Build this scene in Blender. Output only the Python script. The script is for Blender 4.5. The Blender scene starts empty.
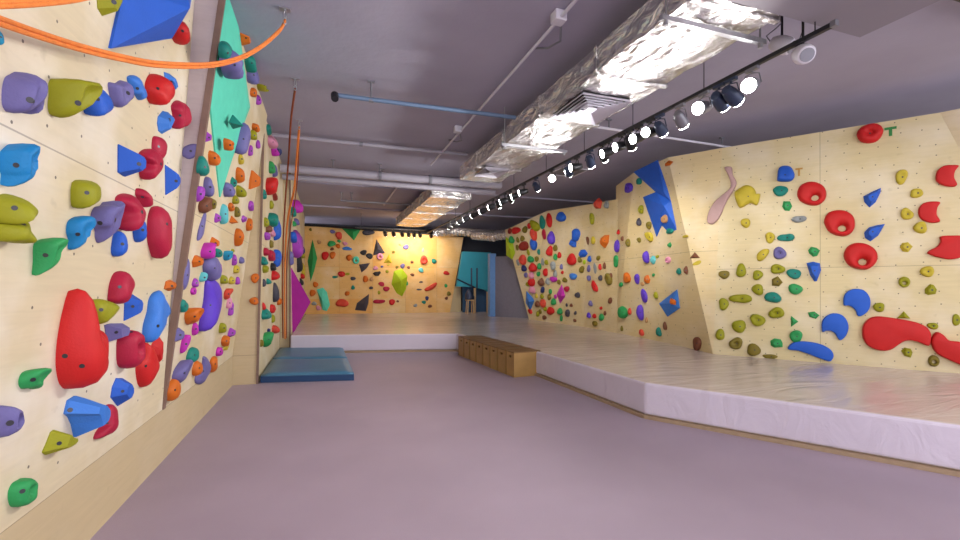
import bpy, bmesh, math, random
from mathutils import Vector, Matrix, noise
C = bpy.context.scene.collection
F0 = 444.0; HOR = 285.0
YAW = math.radians(19.2)
CAM = Vector((0, 0, 1.5))
FW = Vector((math.sin(YAW), math.cos(YAW), 0)); RT = Vector((math.cos(YAW), -math.sin(YAW), 0))
# ---------------------------------------------------------------- camera
cd = bpy.data.cameras.new('camera'); cam = bpy.data.objects.new('camera', cd); C.objects.link(cam)
cam.location = CAM; cam.rotation_euler = (math.pi/2, 0, -YAW)
cd.sensor_width = 36.0; cd.lens = 36.0*F0/960; cd.shift_y = (HOR-270)/960.0; cd.clip_start = .05
bpy.context.scene.camera = cam
# ---------------------------------------------------------------- world, light, exposure
sc = bpy.context.scene
sc.view_settings.view_transform = 'Standard'; sc.view_settings.look = 'None'
sc.view_settings.gamma = 1; sc.view_settings.use_curve_mapping = False
sc.view_settings.exposure = 0.22
w = bpy.data.worlds.new('world'); sc.world = w; w.use_nodes = True
w.node_tree.nodes['Background'].inputs[0].default_value = (.95, .93, 1, 1)
w.node_tree.nodes['Background'].inputs[1].default_value = 2.9
def area(name, loc, rot, sx, sy, power, col=(1, 1, 1)):
    l = bpy.data.lights.new(name, 'AREA'); l.shape = 'RECTANGLE'; l.size = sx; l.size_y = sy; l.energy = power; l.color = col
    o = bpy.data.objects.new(name, l); C.objects.link(o); o.location = loc; o.rotation_euler = rot; return o
# fill lights added out of view, behind the camera and off to the right
area('fill_light_near', (1.2, -1.6, 4.0), (math.radians(25), 0, 0), 4.0, 1.2, 150, (.95, .93, 1))
area('fill_light_corner', (6.0, 0.2, 4.0), (0, 0, 0), 1.5, 1.5, 60, (1, .95, .9))
SPOT_POWER = 55
# ---------------------------------------------------------------- helpers
def ray(px, py):
    return RT*((px-480)/F0) + FW + Vector((0, 0, (HOR-py)/F0))
def P(px, py, z=None, X=None, Y=None, d=None):
    r = ray(px, py)
    if z is not None: t = (z-CAM.z)/r.z
    elif X is not None: t = X/r.x
    elif Y is not None: t = Y/r.y
    else: t = d
    return CAM + r*t
def tag(o, label=None, cat=None, group=None, kind=None):
    if label: o['label'] = label
    if cat: o['category'] = cat
    if group: o['group'] = group
    if kind: o['kind'] = kind
    return o
def empty(name, loc, label=None, cat=None, group=None):
    o = bpy.data.objects.new(name, None); C.objects.link(o); o.location = loc; o.empty_display_size = .1
    return tag(o, label, cat, group)
def link(name, me, m, parent=None, world=True):
    o = bpy.data.objects.new(name, me); C.objects.link(o)
    if m is not None: me.materials.append(m)
    if parent is not None:
        o.parent = parent
        if world:
            o.matrix_parent_inverse = pmat(parent).inverted()
    return o
def pmat(p):
    m = p.matrix_basis.copy()
    if p.parent: m = pmat(p.parent) @ p.matrix_parent_inverse @ m
    return m
def mesh(verts, faces, smooth=False):
    me = bpy.data.meshes.new('m'); me.from_pydata([tuple(v) for v in verts], [], faces); me.validate(); me.update()
    bm = bmesh.new(); bm.from_mesh(me); bmesh.ops.recalc_face_normals(bm, faces=bm.faces); bm.to_mesh(me); bm.free()
    if smooth: me.polygons.foreach_set('use_smooth', [True]*len(me.polygons))
    return me
class MB:
    def __init__(s): s.v = []; s.f = []
    def add(s, vs, fs):
        n = len(s.v); s.v += [Vector(v) for v in vs]; s.f += [tuple(i+n for i in f) for f in fs]; return s
    def box(s, lo, hi, m=None):
        x0, y0, z0 = lo; x1, y1, z1 = hi
        vs = [Vector(p) for p in ((x0,y0,z0),(x1,y0,z0),(x1,y1,z0),(x0,y1,z0),(x0,y0,z1),(x1,y0,z1),(x1,y1,z1),(x0,y1,z1))]
        if m: vs = [m @ v for v in vs]
        return s.add(vs, [(0,3,2,1),(4,5,6,7),(0,1,5,4),(1,2,6,5),(2,3,7,6),(3,0,4,7)])
    def tube(s, pts, r, n=10, caps=True):
        pts = [Vector(p) for p in pts]; k = len(pts); vs = []; prev = None
        for i, p in enumerate(pts):
            t = (pts[min(i+1, k-1)]-pts[max(i-1, 0)]).normalized()
            a = t.orthogonal() if prev is None else (prev-t*prev.dot(t))
            a.normalize(); prev = a; b = t.cross(a)
            rr = r[i] if isinstance(r, (list, tuple)) else r
            for j in range(n):
                q = 2*math.pi*j/n; vs.append(p+a*math.cos(q)*rr+b*math.sin(q)*rr)
        fs = [(i*n+j, i*n+(j+1) % n, (i+1)*n+(j+1) % n, (i+1)*n+j) for i in range(k-1) for j in range(n)]
        if caps: fs += [tuple(range(n))[::-1], tuple((k-1)*n+j for j in range(n))]
        return s.add(vs, fs)
    def build(s, name, m, parent=None, smooth=False, bevel=0):
        o = link(name, mesh(s.v, s.f, smooth), m, parent)
        if bevel:
            b = o.modifiers.new('bevel', 'BEVEL'); b.width = bevel; b.segments = 2; b.limit_method = 'ANGLE'
        if smooth and len(s.f) > 0:
            try: o.data.set_sharp_from_angle(angle=math.radians(40))
            except Exception: pass
        return o
# ---------------------------------------------------------------- materials
def nt(name):
    m = bpy.data.materials.new(name); m.use_nodes = True
    t = m.node_tree; return m, t, t.nodes['Principled BSDF']
def N(t, kind, **kw):
    n = t.nodes.new(kind)
    for k, v in kw.items():
        if k.startswith('i_'): n.inputs[int(k[2:])].default_value = v
        else: setattr(n, k, v)
    return n
def rgb(c): return (c[0], c[1], c[2], 1)
def mat(name, col, rough=.5, metal=0, var=.12, scale=14, bump=.1, bscale=60, coat=0, spec=.5):
    m, t, b = nt(name); b.inputs['Specular IOR Level'].default_value = spec
    tc = N(t, 'ShaderNodeTexCoord')
    n1 = N(t, 'ShaderNodeTexNoise'); n1.inputs['Scale'].default_value = scale; n1.inputs['Detail'].default_value = 4
    t.links.new(tc.outputs['Object'], n1.inputs['Vector'])
    mx = N(t, 'ShaderNodeMix', data_type='RGBA')
    mx.inputs[6].default_value = rgb([c*(1-var) for c in col]); mx.inputs[7].default_value = rgb([min(1, c*(1+var)) for c in col])
    t.links.new(n1.outputs['Fac'], mx.inputs[0]); t.links.new(mx.outputs[2], b.inputs['Base Color'])
    b.inputs['Roughness'].default_value = rough; b.inputs['Metallic'].default_value = metal
    if coat: b.inputs['Coat Weight'].default_value = coat
    if bump:
        n2 = N(t, 'ShaderNodeTexNoise'); n2.inputs['Scale'].default_value = bscale; t.links.new(tc.outputs['Object'], n2.inputs['Vector'])
        bp = N(t, 'ShaderNodeBump'); bp.inputs['Strength'].default_value = bump; bp.inputs['Distance'].default_value = .01
        t.links.new(n2.outputs['Fac'], bp.inputs['Height']); t.links.new(bp.outputs['Normal'], b.inputs['Normal'])
    return m
def emit(name, col, s):
    m, t, b = nt(name); b.inputs['Base Color'].default_value = rgb(col)
    b.inputs['Emission Color'].default_value = rgb(col); b.inputs['Emission Strength'].default_value = s; return m
def plywood(name, base, useams=(), vseams=(), holes=True, chalk=.35, cell=.2, grain=1.0, panel=0.0):
    m, t, b = nt(name); L = t.links
    uv = N(t, 'ShaderNodeUVMap'); sep = N(t, 'ShaderNodeSeparateXYZ'); L.new(uv.outputs[0], sep.inputs[0])
    def M(op, a, bb=None, c=None):
        n = N(t, 'ShaderNodeMath', operation=op)
        for i, v in enumerate((a, bb, c)):
            if v is None: continue
            if isinstance(v, (int, float)): n.inputs[i].default_value = v
            else: L.new(v, n.inputs[i])
        return n.outputs[0]
    U, V = sep.outputs[0], sep.outputs[1]
    mp = N(t, 'ShaderNodeMapping'); mp.inputs['Scale'].default_value = (1.2, 14, 1); L.new(uv.outputs[0], mp.inputs[0])
    g = N(t, 'ShaderNodeTexNoise'); g.inputs['Scale'].default_value = 2.2; g.inputs['Detail'].default_value = 6; g.inputs['Distortion'].default_value = .8; L.new(mp.outputs[0], g.inputs['Vector'])
    r1 = N(t, 'ShaderNodeMix', data_type='RGBA'); r1.inputs[6].default_value = rgb([c*(1-.13*grain) for c in base]); r1.inputs[7].default_value = rgb([min(1, c*(1+.07*grain)) for c in base])
    L.new(g.outputs['Fac'], r1.inputs[0])
    c1 = N(t, 'ShaderNodeTexNoise'); c1.inputs['Scale'].default_value = 1.6; c1.inputs['Detail'].default_value = 5; L.new(uv.outputs[0], c1.inputs['Vector'])
    cr = N(t, 'ShaderNodeMapRange'); cr.inputs['From Min'].default_value = .45; cr.inputs['From Max'].default_value = .75; cr.inputs['To Max'].default_value = chalk; L.new(c1.outputs['Fac'], cr.inputs[0])
    r2 = N(t, 'ShaderNodeMix', data_type='RGBA'); L.new(cr.outputs[0], r2.inputs[0]); L.new(r1.outputs[2], r2.inputs[6]); r2.inputs[7].default_value = (.86, .82, .76, 1)
    col = r2.outputs[2]
    if panel:
        pc = N(t, 'ShaderNodeCombineXYZ'); L.new(M('FLOOR', M('DIVIDE', U, 1.25)), pc.inputs[0]); L.new(M('FLOOR', M('DIVIDE', M('ADD', V, .25), 1.22)), pc.inputs[1])
        pw = N(t, 'ShaderNodeTexWhiteNoise', noise_dimensions='2D'); L.new(pc.outputs[0], pw.inputs['Vector'])
        rp = N(t, 'ShaderNodeMix', data_type='RGBA', blend_type='MULTIPLY'); L.new(M('MULTIPLY', pw.outputs['Value'], panel), rp.inputs[0]); L.new(col, rp.inputs[6]); rp.inputs[7].default_value = (1, .72, .35, 1); col = rp.outputs[2]
    # scuffs and knots
    vk = N(t, 'ShaderNodeTexNoise'); vk.inputs['Scale'].default_value = 7; vk.inputs['Detail'].default_value = 3; L.new(uv.outputs[0], vk.inputs['Vector'])
    kr = N(t, 'ShaderNodeMapRange'); kr.inputs['From Min'].default_value = .66; kr.inputs['From Max'].default_value = .76; kr.inputs['To Max'].default_value = .35; L.new(vk.outputs['Fac'], kr.inputs[0])
    r3 = N(t, 'ShaderNodeMix', data_type='RGBA'); L.new(kr.outputs[0], r3.inputs[0]); L.new(col, r3.inputs[6]); r3.inputs[7].default_value = rgb([c*.6 for c in base]); col = r3.outputs[2]
    mask = None
    if holes:
        cu = M('DIVIDE', U, cell); cv = M('DIVIDE', V, cell)
        fu = M('FLOOR', cu); fv = M('FLOOR', cv)
        cmb = N(t, 'ShaderNodeCombineXYZ'); L.new(fu, cmb.inputs[0]); L.new(fv, cmb.inputs[1])
        wn = N(t, 'ShaderNodeTexWhiteNoise', noise_dimensions='2D'); L.new(cmb.outputs[0], wn.inputs['Vector'])
        sc3 = N(t, 'ShaderNodeSeparateColor'); L.new(wn.outputs['Color'], sc3.inputs[0])
        du = M('SUBTRACT', M('FRACT', cu), M('MULTIPLY_ADD', sc3.outputs[0], .5, .25))
        dv = M('SUBTRACT', M('FRACT', cv), M('MULTIPLY_ADD', sc3.outputs[1], .5, .25))
        dd = M('SQRT', M('ADD', M('MULTIPLY', du, du), M('MULTIPLY', dv, dv)))
        mask = M('LESS_THAN', dd, .0075/cell)
    for (lst, ch) in ((useams, U), (vseams, V)):
        for s0 in lst:
            q = M('MULTIPLY', M('LESS_THAN', M('ABSOLUTE', M('SUBTRACT', ch, s0)), .004), .55)
            mask = q if mask is None else M('MAXIMUM', mask, q)
    if mask is not None:
        r4 = N(t, 'ShaderNodeMix', data_type='RGBA'); L.new(M('MULTIPLY', mask, .85), r4.inputs[0]); L.new(col, r4.inputs[6]); r4.inputs[7].default_value = (.06, .045, .04, 1); col = r4.outputs[2]
    L.new(col, b.inputs['Base Color']); b.inputs['Roughness'].default_value = .55
    return m
def foil():
    m, t, b = nt('crinkled_foil'); L = t.links
    tc = N(t, 'ShaderNodeTexCoord'); mp = N(t, 'ShaderNodeMapping'); mp.inputs['Scale'].default_value = (1.6, 1, 2); L.new(tc.outputs['Object'], mp.inputs[0])
    v = N(t, 'ShaderNodeTexVoronoi'); v.inputs['Scale'].default_value = 3.2
    n = N(t, 'ShaderNodeTexNoise'); n.inputs['Scale'].default_value = 3.5; n.inputs['Detail'].default_value = 7; n.inputs['Distortion'].default_value = 1.6
    L.new(mp.outputs[0], v.inputs['Vector']); L.new(mp.outputs[0], n.inputs['Vector'])
    ad = N(t, 'ShaderNodeMath', operation='MULTIPLY_ADD'); L.new(v.outputs['Distance'], ad.inputs[0]); ad.inputs[1].default_value = .6; L.new(n.outputs['Fac'], ad.inputs[2])
    bp = N(t, 'ShaderNodeBump'); bp.inputs['Strength'].default_value = .9; bp.inputs['Distance'].default_value = .09; L.new(ad.outputs[0], bp.inputs['Height']); L.new(bp.outputs[0], b.inputs['Normal'])
    n2 = N(t, 'ShaderNodeTexNoise'); n2.inputs['Scale'].default_value = 9; L.new(tc.outputs['Object'], n2.inputs['Vector'])
    cr = N(t, 'ShaderNodeMix', data_type='RGBA'); cr.inputs[6].default_value = (.62, .6, .6, 1); cr.inputs[7].default_value = (.88, .87, .86, 1); L.new(n2.outputs['Fac'], cr.inputs[0]); L.new(cr.outputs[2], b.inputs['Base Color'])
    b.inputs['Metallic'].default_value = .85; b.inputs['Roughness'].default_value = .27
    return m
def vinyl(name, col, rough):
    m, t, b = nt(name); L = t.links
    tc = N(t, 'ShaderNodeTexCoord')
    n = N(t, 'ShaderNodeTexNoise'); n.inputs['Scale'].default_value = .9; n.inputs['Detail'].default_value = 8; L.new(tc.outputs['Object'], n.inputs['Vector'])
    mx = N(t, 'ShaderNodeMix', data_type='RGBA'); mx.inputs[6].default_value = rgb([c*.86 for c in col]); mx.inputs[7].default_value = rgb([min(1, c*1.08) for c in col]); L.new(n.outputs['Fac'], mx.inputs[0]); L.new(mx.outputs[2], b.inputs['Base Color'])
    mr = N(t, 'ShaderNodeMapRange'); mr.inputs['To Min'].default_value = rough*.7; mr.inputs['To Max'].default_value = rough*1.4; L.new(n.outputs['Fac'], mr.inputs[0]); L.new(mr.outputs[0], b.inputs['Roughness'])
    mp = N(t, 'ShaderNodeMapping'); mp.inputs['Scale'].default_value = (.6, 2.4, 1); mp.inputs['Rotation'].default_value = (0, 0, .15); L.new(tc.outputs['Object'], mp.inputs[0])
    wv = N(t, 'ShaderNodeTexNoise'); wv.inputs['Scale'].default_value = 1.6; wv.inputs['Detail'].default_value = 9; wv.inputs['Distortion'].default_value = 1.2; L.new(mp.outputs[0], wv.inputs['Vector'])
    bp = N(t, 'ShaderNodeBump'); bp.inputs['Strength'].default_value = .7; bp.inputs['Distance'].default_value = .03; L.new(wv.outputs['Fac'], bp.inputs['Height']); L.new(bp.outputs[0], b.inputs['Normal'])
    b.inputs['Specular IOR Level'].default_value = .6
    return m
COL = dict(
 red=(.62,.015,.015), crimson=(.46,.012,.05), salmon=(.72,.07,.04), darkred=(.3,.03,.02), blue=(.02,.12,.62), sky=(.05,.22,.72), azure=(.01,.23,.55), navy=(.02,.03,.14),
 lavender=(.17,.15,.38), olive=(.33,.33,.01), moss=(.22,.17,.02), green=(.03,.35,.10), teal=(.01,.24,.19), orange=(.66,.15,.01), violet=(.12,.05,.58), purple=(.38,.06,.50),
 magenta=(.55,.03,.45), pink=(.75,.30,.45), yellow=(.60,.48,.04), brown=(.20,.07,.035), black=(.025,.025,.03), charcoal=(.07,.065,.09), mint=(.12,.72,.52), aqua=(.12,.55,.60), lime=(.45,.62,.02),
 grey=(.30,.33,.34), tan=(.55,.30,.13), cyan=(.02,.3,.5))
HM = {}
def hm(c):
    if c not in HM: HM[c] = mat(c+'_hold_plastic', [x*.8 for x in COL[c]], .58, 0, .12, 9, .2, 90, spec=.3)
    return HM[c]
M_bolt = mat('bolt_steel', (.06, .06, .07), .4, .8, .1, 20, 0)
M_edge = mat('plywood_edge_brown', (.19, .115, .085), .6, 0, .25, 10)
M_black = mat('black_metal', (.018, .018, .022), .4, .3, .2, 10, 0)
M_navy = mat('dark_blue_metal', (.03, .045, .09), .4, .3, .2, 10, 0)
M_greymetal = mat('grey_metal', (.22, .22, .25), .4, .5, .1, 10, 0)
M_white = mat('white_plastic', (.62, .6, .68), .45, 0, .06, 10, 0)
M_steel = mat('galvanised_steel', (.45, .45, .48), .35, .8, .15, 20, 0)
M_lens = emit('lamp_lens_glow', (1, .98, .96), 40)
M_foil = foil()
M_ceil = mat('painted_concrete_ceiling', (.35, .33, .42), .8, 0, .14, 1.2, .3, 14)
M_pipe = mat('painted_pipe', (.34, .32, .38), .5, 0, .1, 6, 0)
# ---------------------------------------------------------------- the setting
ZS = 0.40      # top of the padded platform
ZC = 4.1       # ceiling
WALLS = {}
def wall(name, key, faces, m, thick=.1, uvo=0.0):
    """faces: lists of 3D points (each face planar or split in triangles); front side looks at the camera"""
    vs = []; fs = []; tris = []
    def vi(p):
        for i, q in enumerate(vs):
            if (q-p).length < 1e-4: return i
        vs.append(p); return len(vs)-1
    for f in faces:
        f = [Vector(p) for p in f]; ids = [vi(p) for p in f]; fs.append(ids)
        for k in range(1, len(f)-1):
            a, b, c = f[0], f[k], f[k+1]; n = (b-a).cross(c-a).normalized()
            if n.dot(CAM-a) < 0: n = -n
            tris.append((a, b, c, n))
    me = bpy.data.meshes.new(name); me.from_pydata([tuple(v) for v in vs], [], fs); me.update()
    bm = bmesh.new(); bm.from_mesh(me); bmesh.ops.recalc_face_normals(bm, faces=bm.faces)
    bm.faces.ensure_lookup_table(); f0 = bm.faces[0]
    if f0.normal.dot(CAM-f0.calc_center_median()) < 0: bmesh.ops.reverse_faces(bm, faces=bm.faces)
    uvl = bm.loops.layers.uv.new('UVMap')
    # horizontal axis: along the first face's horizontal direction
    n = bm.faces[0].normal; ax = Vector((-n.y, n.x, 0)).normalized()
    if ax.dot(RT*.6+FW*.0+Vector((0, .3, 0))) < 0: ax = -ax
    org = vs[0]
    for f in bm.faces:
        for l in f.loops: l[uvl].uv = ((l.vert.co-org).dot(ax)+uvo, l.vert.co.z)
    bm.to_mesh(me); bm.free()
    o = bpy.data.objects.new(name, me); C.objects.link(o); me.materials.append(m); me.materials.append(M_edge)
    so = o.modifiers.new('thickness', 'SOLIDIFY'); so.thickness = thick; so.offset = -1; so.use_rim = True; so.material_offset_rim = 1
    tag(o, kind='structure'); WALLS[key] = tris
    return o
def hit(key, px, py, off=0.0):
    r = ray(px, py); best = None
    for ext in (1e-4, .6, 1e9):
        for a, b, c, n in WALLS[key]:
            dn = r.dot(n)
            if abs(dn) < 1e-6: continue
            t = ((a+n*off)-CAM).dot(n)/dn
            if t <= 0: continue
            p = CAM+r*t-n*off
            # distance outside the triangle
            mx = 0
            cen = (a+b+c)/3
            for s, e in ((a, b), (b, c), (c, a)):
                ed = (e-s).normalized(); inn = (cen-s)-ed*(cen-s).dot(ed); inn.normalize()
                mx = max(mx, -(p-s).dot(inn))
            if mx <= ext and (best is None or mx < best[0]): best = (mx, p, n, t)
        if best: return best[1:]
    raise Exception('no hit %s %s %s' % (key, px, py))
plyA = plywood('birch_plywood_near_left', (.64, .545, .36), vseams=(2.13,), cell=.26, chalk=.6)
plyB = plywood('birch_plywood_left', (.62, .51, .31), vseams=(2.13,), holes=False, chalk=.5)
plyK = plywood('plywood_plain', (.52, .41, .24), vseams=(.44,), holes=False, chalk=.1)
plyBack = plywood('plywood_end_wall', (.66, .44, .17), useams=(1.25, 2.5, 3.75, 5.0), vseams=(2.19,), cell=.3, chalk=.3, panel=.9)
plyR = plywood('plywood_right', (.62, .52, .285), useams=(1.36, ), vseams=(1.75,), cell=.19, chalk=.35)
plyR2 = plywood('plywood_right_overhang', (.64, .51, .27), useams=(), vseams=(2.05,), cell=.22, chalk=.35)
# floor
M_floor = mat('lilac_carpet', (.35, .275, .34), .42, 0, .18, 1.1, .5, 220)
b = MB().box((-4, -4, -.1), (13, 22, 0)); tag(b.build('floor', M_floor), kind='structure')
b = MB().box((-4, -4, ZC), (13, 22, ZC+.15)); tag(b.build('ceiling', M_ceil), kind='structure')
XL = -1.31
def xa(z): return XL+.066*(z-.44)
def xb(z): return XL+.128*(z-.44)
wall('wall_left', 'A', [[(XL,-3,.44),(XL,4.5,.44),(xa(ZC),4.5,ZC),(xa(ZC),-3,ZC)]], plyA, .08)
wall('baseboard_left', 'K', [[(XL,-3,0),(XL,7.5,0),(XL,7.5,.44),(XL,-3,.44)]], plyK, .08)
M_side = plywood('grey_primed_plywood', (.46, .38, .38), holes=False, chalk=.2)
wall('wall_left_return', 'Bs', [[(XL-.02,4.47,.44),(XL+.002,4.47,.44),(xb(ZC),4.47,ZC),(xa(ZC)-.05,4.47,ZC)]], M_side, .018)
def edge(name, p, q, dx, dy):
    p = Vector(p); q = Vector(q); vs = []
    for c in (p, q):
        for ax, ay in ((-dx, 0), (0, 0), (0, dy), (-dx, dy)): vs.append(c+Vector((ax, ay, 0)))
    o = MB().add(vs, [(3,2,1,0),(4,5,6,7),(0,1,5,4),(1,2,6,5),(2,3,7,6),(3,0,4,7)]).build(name, M_edge); tag(o, kind='structure')
edge('trim_1', (xb(.44)+.012, 4.45, .44), (xb(ZC)+.012, 4.45, ZC-.002), .05, .05)
edge('trim_2', (-.97+.008, 7.455, 0), (-.88+.008, 7.455, ZC-.002), .03, .05)
edge('trim_6', (-.74+.008, 10.755, .002), (-.74+.008, 10.755, ZC-.002), .03, .05)
wall('wall_left_leaning', 'B', [[(XL,4.5,.44),(XL,7.5,.44),(xb(ZC),7.5,ZC),(xb(ZC),4.5,ZC)]], plyB, .08)
XC = -.97
wall('wall_left_return_middle', 'Cf', [[(XL-.1,7.475,0),(XC,7.475,0),(-.88,7.475,ZC),(XL-.1,7.475,ZC)]], plyK, .02)
wall('wall_left_middle', 'C', [[(XC,7.5,0),(XC,10.8,0),(-.88,10.8,ZC),(-.88,7.5,ZC)]], plyB, .03)
wall('wall_left_return_far', 'Df', [[(XC-.1,10.775,0),(-.74,10.775,0),(-.74,10.775,ZC),(XC-.1,10.775,ZC)]], plyK, .02)
wall('wall_left_far', 'E', [[(-.74,10.8,0),(-.74,18.1,0),(-.74,18.1,ZC),(-.74,10.8,ZC)]], plyB, .03)
b = MB().box((-1.9, -3, 0), (-1.45, 18.2, ZC)); 
# end wall
bl = Vector((-.74, 18.0, ZS)); br = P(450, 311.5, Y=17.3); br.z = ZS
tl = Vector((-.74, 18.0, 3.74)); tr = P(463.5, 237, Y=17.3)
tr.z = min(tr.z, 3.6)
wall('wall_back', 'X', [[bl, br, tr, tl]], plyBack, .12)
b = MB().box((4.75, 17.45, 0), (5.25, 17.55, 1.45)); tag(b.build('wall_back_kick', plyK), kind='structure')
# right walls
zt = 3.7
B0 = P(713, 354, z=ZS); B00 = P(960, 373.5, z=ZS); dirR = (B00-B0).normalized()
Bend = B0+dirR*4.6
T0 = P(722, 148, z=zt); T00 = P(940, 112.5, z=zt)
wall('wall_right', 'R1', [[B0, Bend-dirR*.9, T00], [B0, T00, T0]], plyR, .1)
Tq = Vector((T00.x+.75, T00.y-1.75, zt))
wall('wall_right_corner', 'R0', [[Bend-dirR*.9, Tq, T00], [Bend-dirR*.9, Vector((Bend.x+.2, Bend.y-1.6, ZS)), Tq]], plyB, .1)
T1 = P(668, 157.5, z=zt); T2 = P(634, 172.5, z=zt); T3 = P(616, 186, z=zt)
B1 = P(697, 350, z=ZS); B2 = P(663, 342, z=ZS); B3 = P(617, 333, z=ZS)
wall('wall_right_overhang', 'R2', [[B0, T0, T1], [B0, T1, B2], [B2, T1, T2], [B2, T2, B3], [B3, T2, T3]], plyR2, .1)
B4 = P(583, 326.5, z=ZS); B5 = P(529, 319.5, z=ZS)
t4 = P(591, 204, d=10.9); t3b = P(618, 199, d=9.75); t5 = P(547, 211, d=12.6); t6 = P(505, 230, d=13.9)
wall('wall_right_far', 'R3', [[B3, t3b, t4], [B3, t4, B4], [B4, t4, t5], [B4, t5, B5], [B5, t5, t6]], plyR2, .1)
# padded platform on the right and the far half of the hall
S0 = P(292, 353.5, z=0); S1 = P(457, 351.2, z=0); S2 = P(541, 377, z=0); S3 = P(645, 418, z=0); S4 = P(960, 476, z=0)
S0.x = -.72
dS = (S4-S3).normalized(); S5 = S4+dS*3.5
out = [S0, S1, S2, S3, S5, Vector((10.5, S5.y, 0)), Vector((10.5, 18.3, 0)), Vector((-.72, 18.3, 0))]
M_vtop = vinyl('platform_vinyl_top', (.60, .52, .48), .19)
M_vside = vinyl('platform_vinyl_side', (.62, .56, .66), .35)
n = len(out)
me = mesh([Vector((p.x, p.y, .035)) for p in out]+[Vector((p.x, p.y, ZS)) for p in out], [tuple(range(n))[::-1], tuple(range(n, 2*n))]+[(i, (i+1) % n, n+(i+1) % n, n+i) for i in range(n)])
o = link('floor_platform', me, M_vside); me.materials.append(M_vtop); tag(o, kind='structure')
for p in me.polygons:
    if abs(p.normal.z) > .9: p.material_index = 1
bv = o.modifiers.new('bevel', 'BEVEL'); bv.width = .03; bv.segments = 3; bv.limit_method = 'ANGLE'
# timber base strip under the platform edge
M_strip = mat('raw_timber_strip', (.34, .24, .15), .7, 0, .2, 20)
def offs(p, k=.03): return p
sb = MB()
for a, c in ((S0, S1), (S1, S2), (S2, S3), (S3, S5)):
    d = (c-a).normalized(); nn = Vector((d.y, -d.x, 0))
    if nn.dot(CAM-a) < 0: nn = -nn
    q = [a+nn*.035, c+nn*.035, c-nn*.2, a-nn*.2]
    sb.add([Vector((v.x, v.y, 0)) for v in q]+[Vector((v.x, v.y, .035)) for v in q], [(3,2,1,0),(4,5,6,7),(0,1,5,4),(1,2,6,5),(2,3,7,6),(3,0,4,7)])
tag(sb.build('trim_3', M_strip), kind='structure')
# shell behind
M_dark = mat('dark_painted_wall', (.05, .055, .075), .8)
M_lil = mat('grey_lilac_wall', (.20, .19, .24), .7)
tag(MB().box((-1.6, -3, 0), (-1.45, 18.3, ZC)).build('wall_left_shell', M_dark), kind='structure')
tag(MB().box((-1.6, 20.0, 0), (13, 20.2, ZC)).build('wall_back_shell', M_dark), kind='structure')
tag(MB().box((12.0, 3, 0), (12.2, 20, ZC)).build('wall_right_shell', M_dark), kind='structure')
# grey wall between the overhang and the stair
G0 = P(492, 316.3, z=ZS); G1 = P(533, 318.5, z=ZS)
g0 = G0.copy(); g0.z = 2.5; g1 = G1.copy(); g1.z = 2.45
wall('wall_right_passage', 'G', [[G0, G1, g1, g0]], M_lil, .15)
# black edging along the wall tops
tb = MB().tube([bl+Vector((0, -.05, 3.36)), tl+Vector((.4, -.08, .02)), tr+Vector((0, -.08, .03))], .05, 8)
tag(tb.build('trim_4', M_black), kind='structure')
# ---------------------------------------------------------------- climbing holds
HOLDS = []     # dicts: obj, wall, px, py, size, colour, kind, lm (hand label)
def frame(key, n):
    up = Vector((0, 0, 1)); u = up.cross(n).normalized()
    v = n.cross(u).normalized()
    if u.dot(RT*.3+Vector((0, .0, 0))+FW*.0) < 0 and abs(u.dot(RT)) > .25: pass
    return u, v
def proj(p):
    q = p-CAM; d = q.dot(FW); return Vector((480+F0*q.dot(RT)/d, HOR-F0*q.z/d))
def jac(o3, u, v, n):
    b = proj(o3); e = .01
    return (proj(o3+u*e)-b)/e, (proj(o3+v*e)-b)/e, (proj(o3+n*e)-b)/e
def fit(outl, D, n, u, v, r):
    """shrink a footprint so that the raised body keeps the outline seen from the viewpoint"""
    kk_ = n-r/r.dot(n); ku, kv = kk_.dot(u), kk_.dot(v)
    res = [list(p) for p in outl]
    for ax, k in ((0, ku), (1, kv)):
        lo = min(p[ax] for p in res); hi = max(p[ax] for p in res); W = hi-lo
        D = min(D, .62*W/(.65*abs(k)+1e-6))
    D = max(D, .02)
    for ax, k in ((0, ku), (1, kv)):
        lo = min(p[ax] for p in res); hi = max(p[ax] for p in res); W = hi-lo
        sc_ = max(.38, (W-.65*D*abs(k))/W); an = lo if k > 0 else hi
        for p in res: p[ax] = an+(p[ax]-an)*sc_
    return [tuple(p) for p in res], D
BOLT = None
def add_bolt(o, x, y, z, r=.011, nn=None):
    global BOLT
    if BOLT is None:
        m = MB().tube([(0, 0, -.012), (0, 0, .0015)], 1.0, 12).add([], [])
        me = mesh([Vector((v.x, v.y, v.z)) for v in m.v], m.f); me.materials.append(M_bolt); BOLT = me
    b = bpy.data.objects.new('bolt', BOLT); C.objects.link(b); b.parent = o; b.location = (x, y, z); b.scale = (r, r, 1)
    if nn is not None: b.rotation_euler = Vector(nn).to_track_quat('Z', 'Y').to_euler()
    return b
def crom(pts, k):
    n = len(pts); out = []
    for i in range(n):
        p0, p1, p2, p3 = pts[i-1], pts[i], pts[(i+1) % n], pts[(i+2) % n]
        for j in range(k):
            t = j/k
            out.append(tuple(.5*((2*p1[a])+(-p0[a]+p2[a])*t+(2*p0[a]-5*p1[a]+4*p2[a]-p3[a])*t*t+(-p0[a]+3*p1[a]-3*p2[a]+p3[a])*t**3) for a in (0, 1)))
    return out
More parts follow.
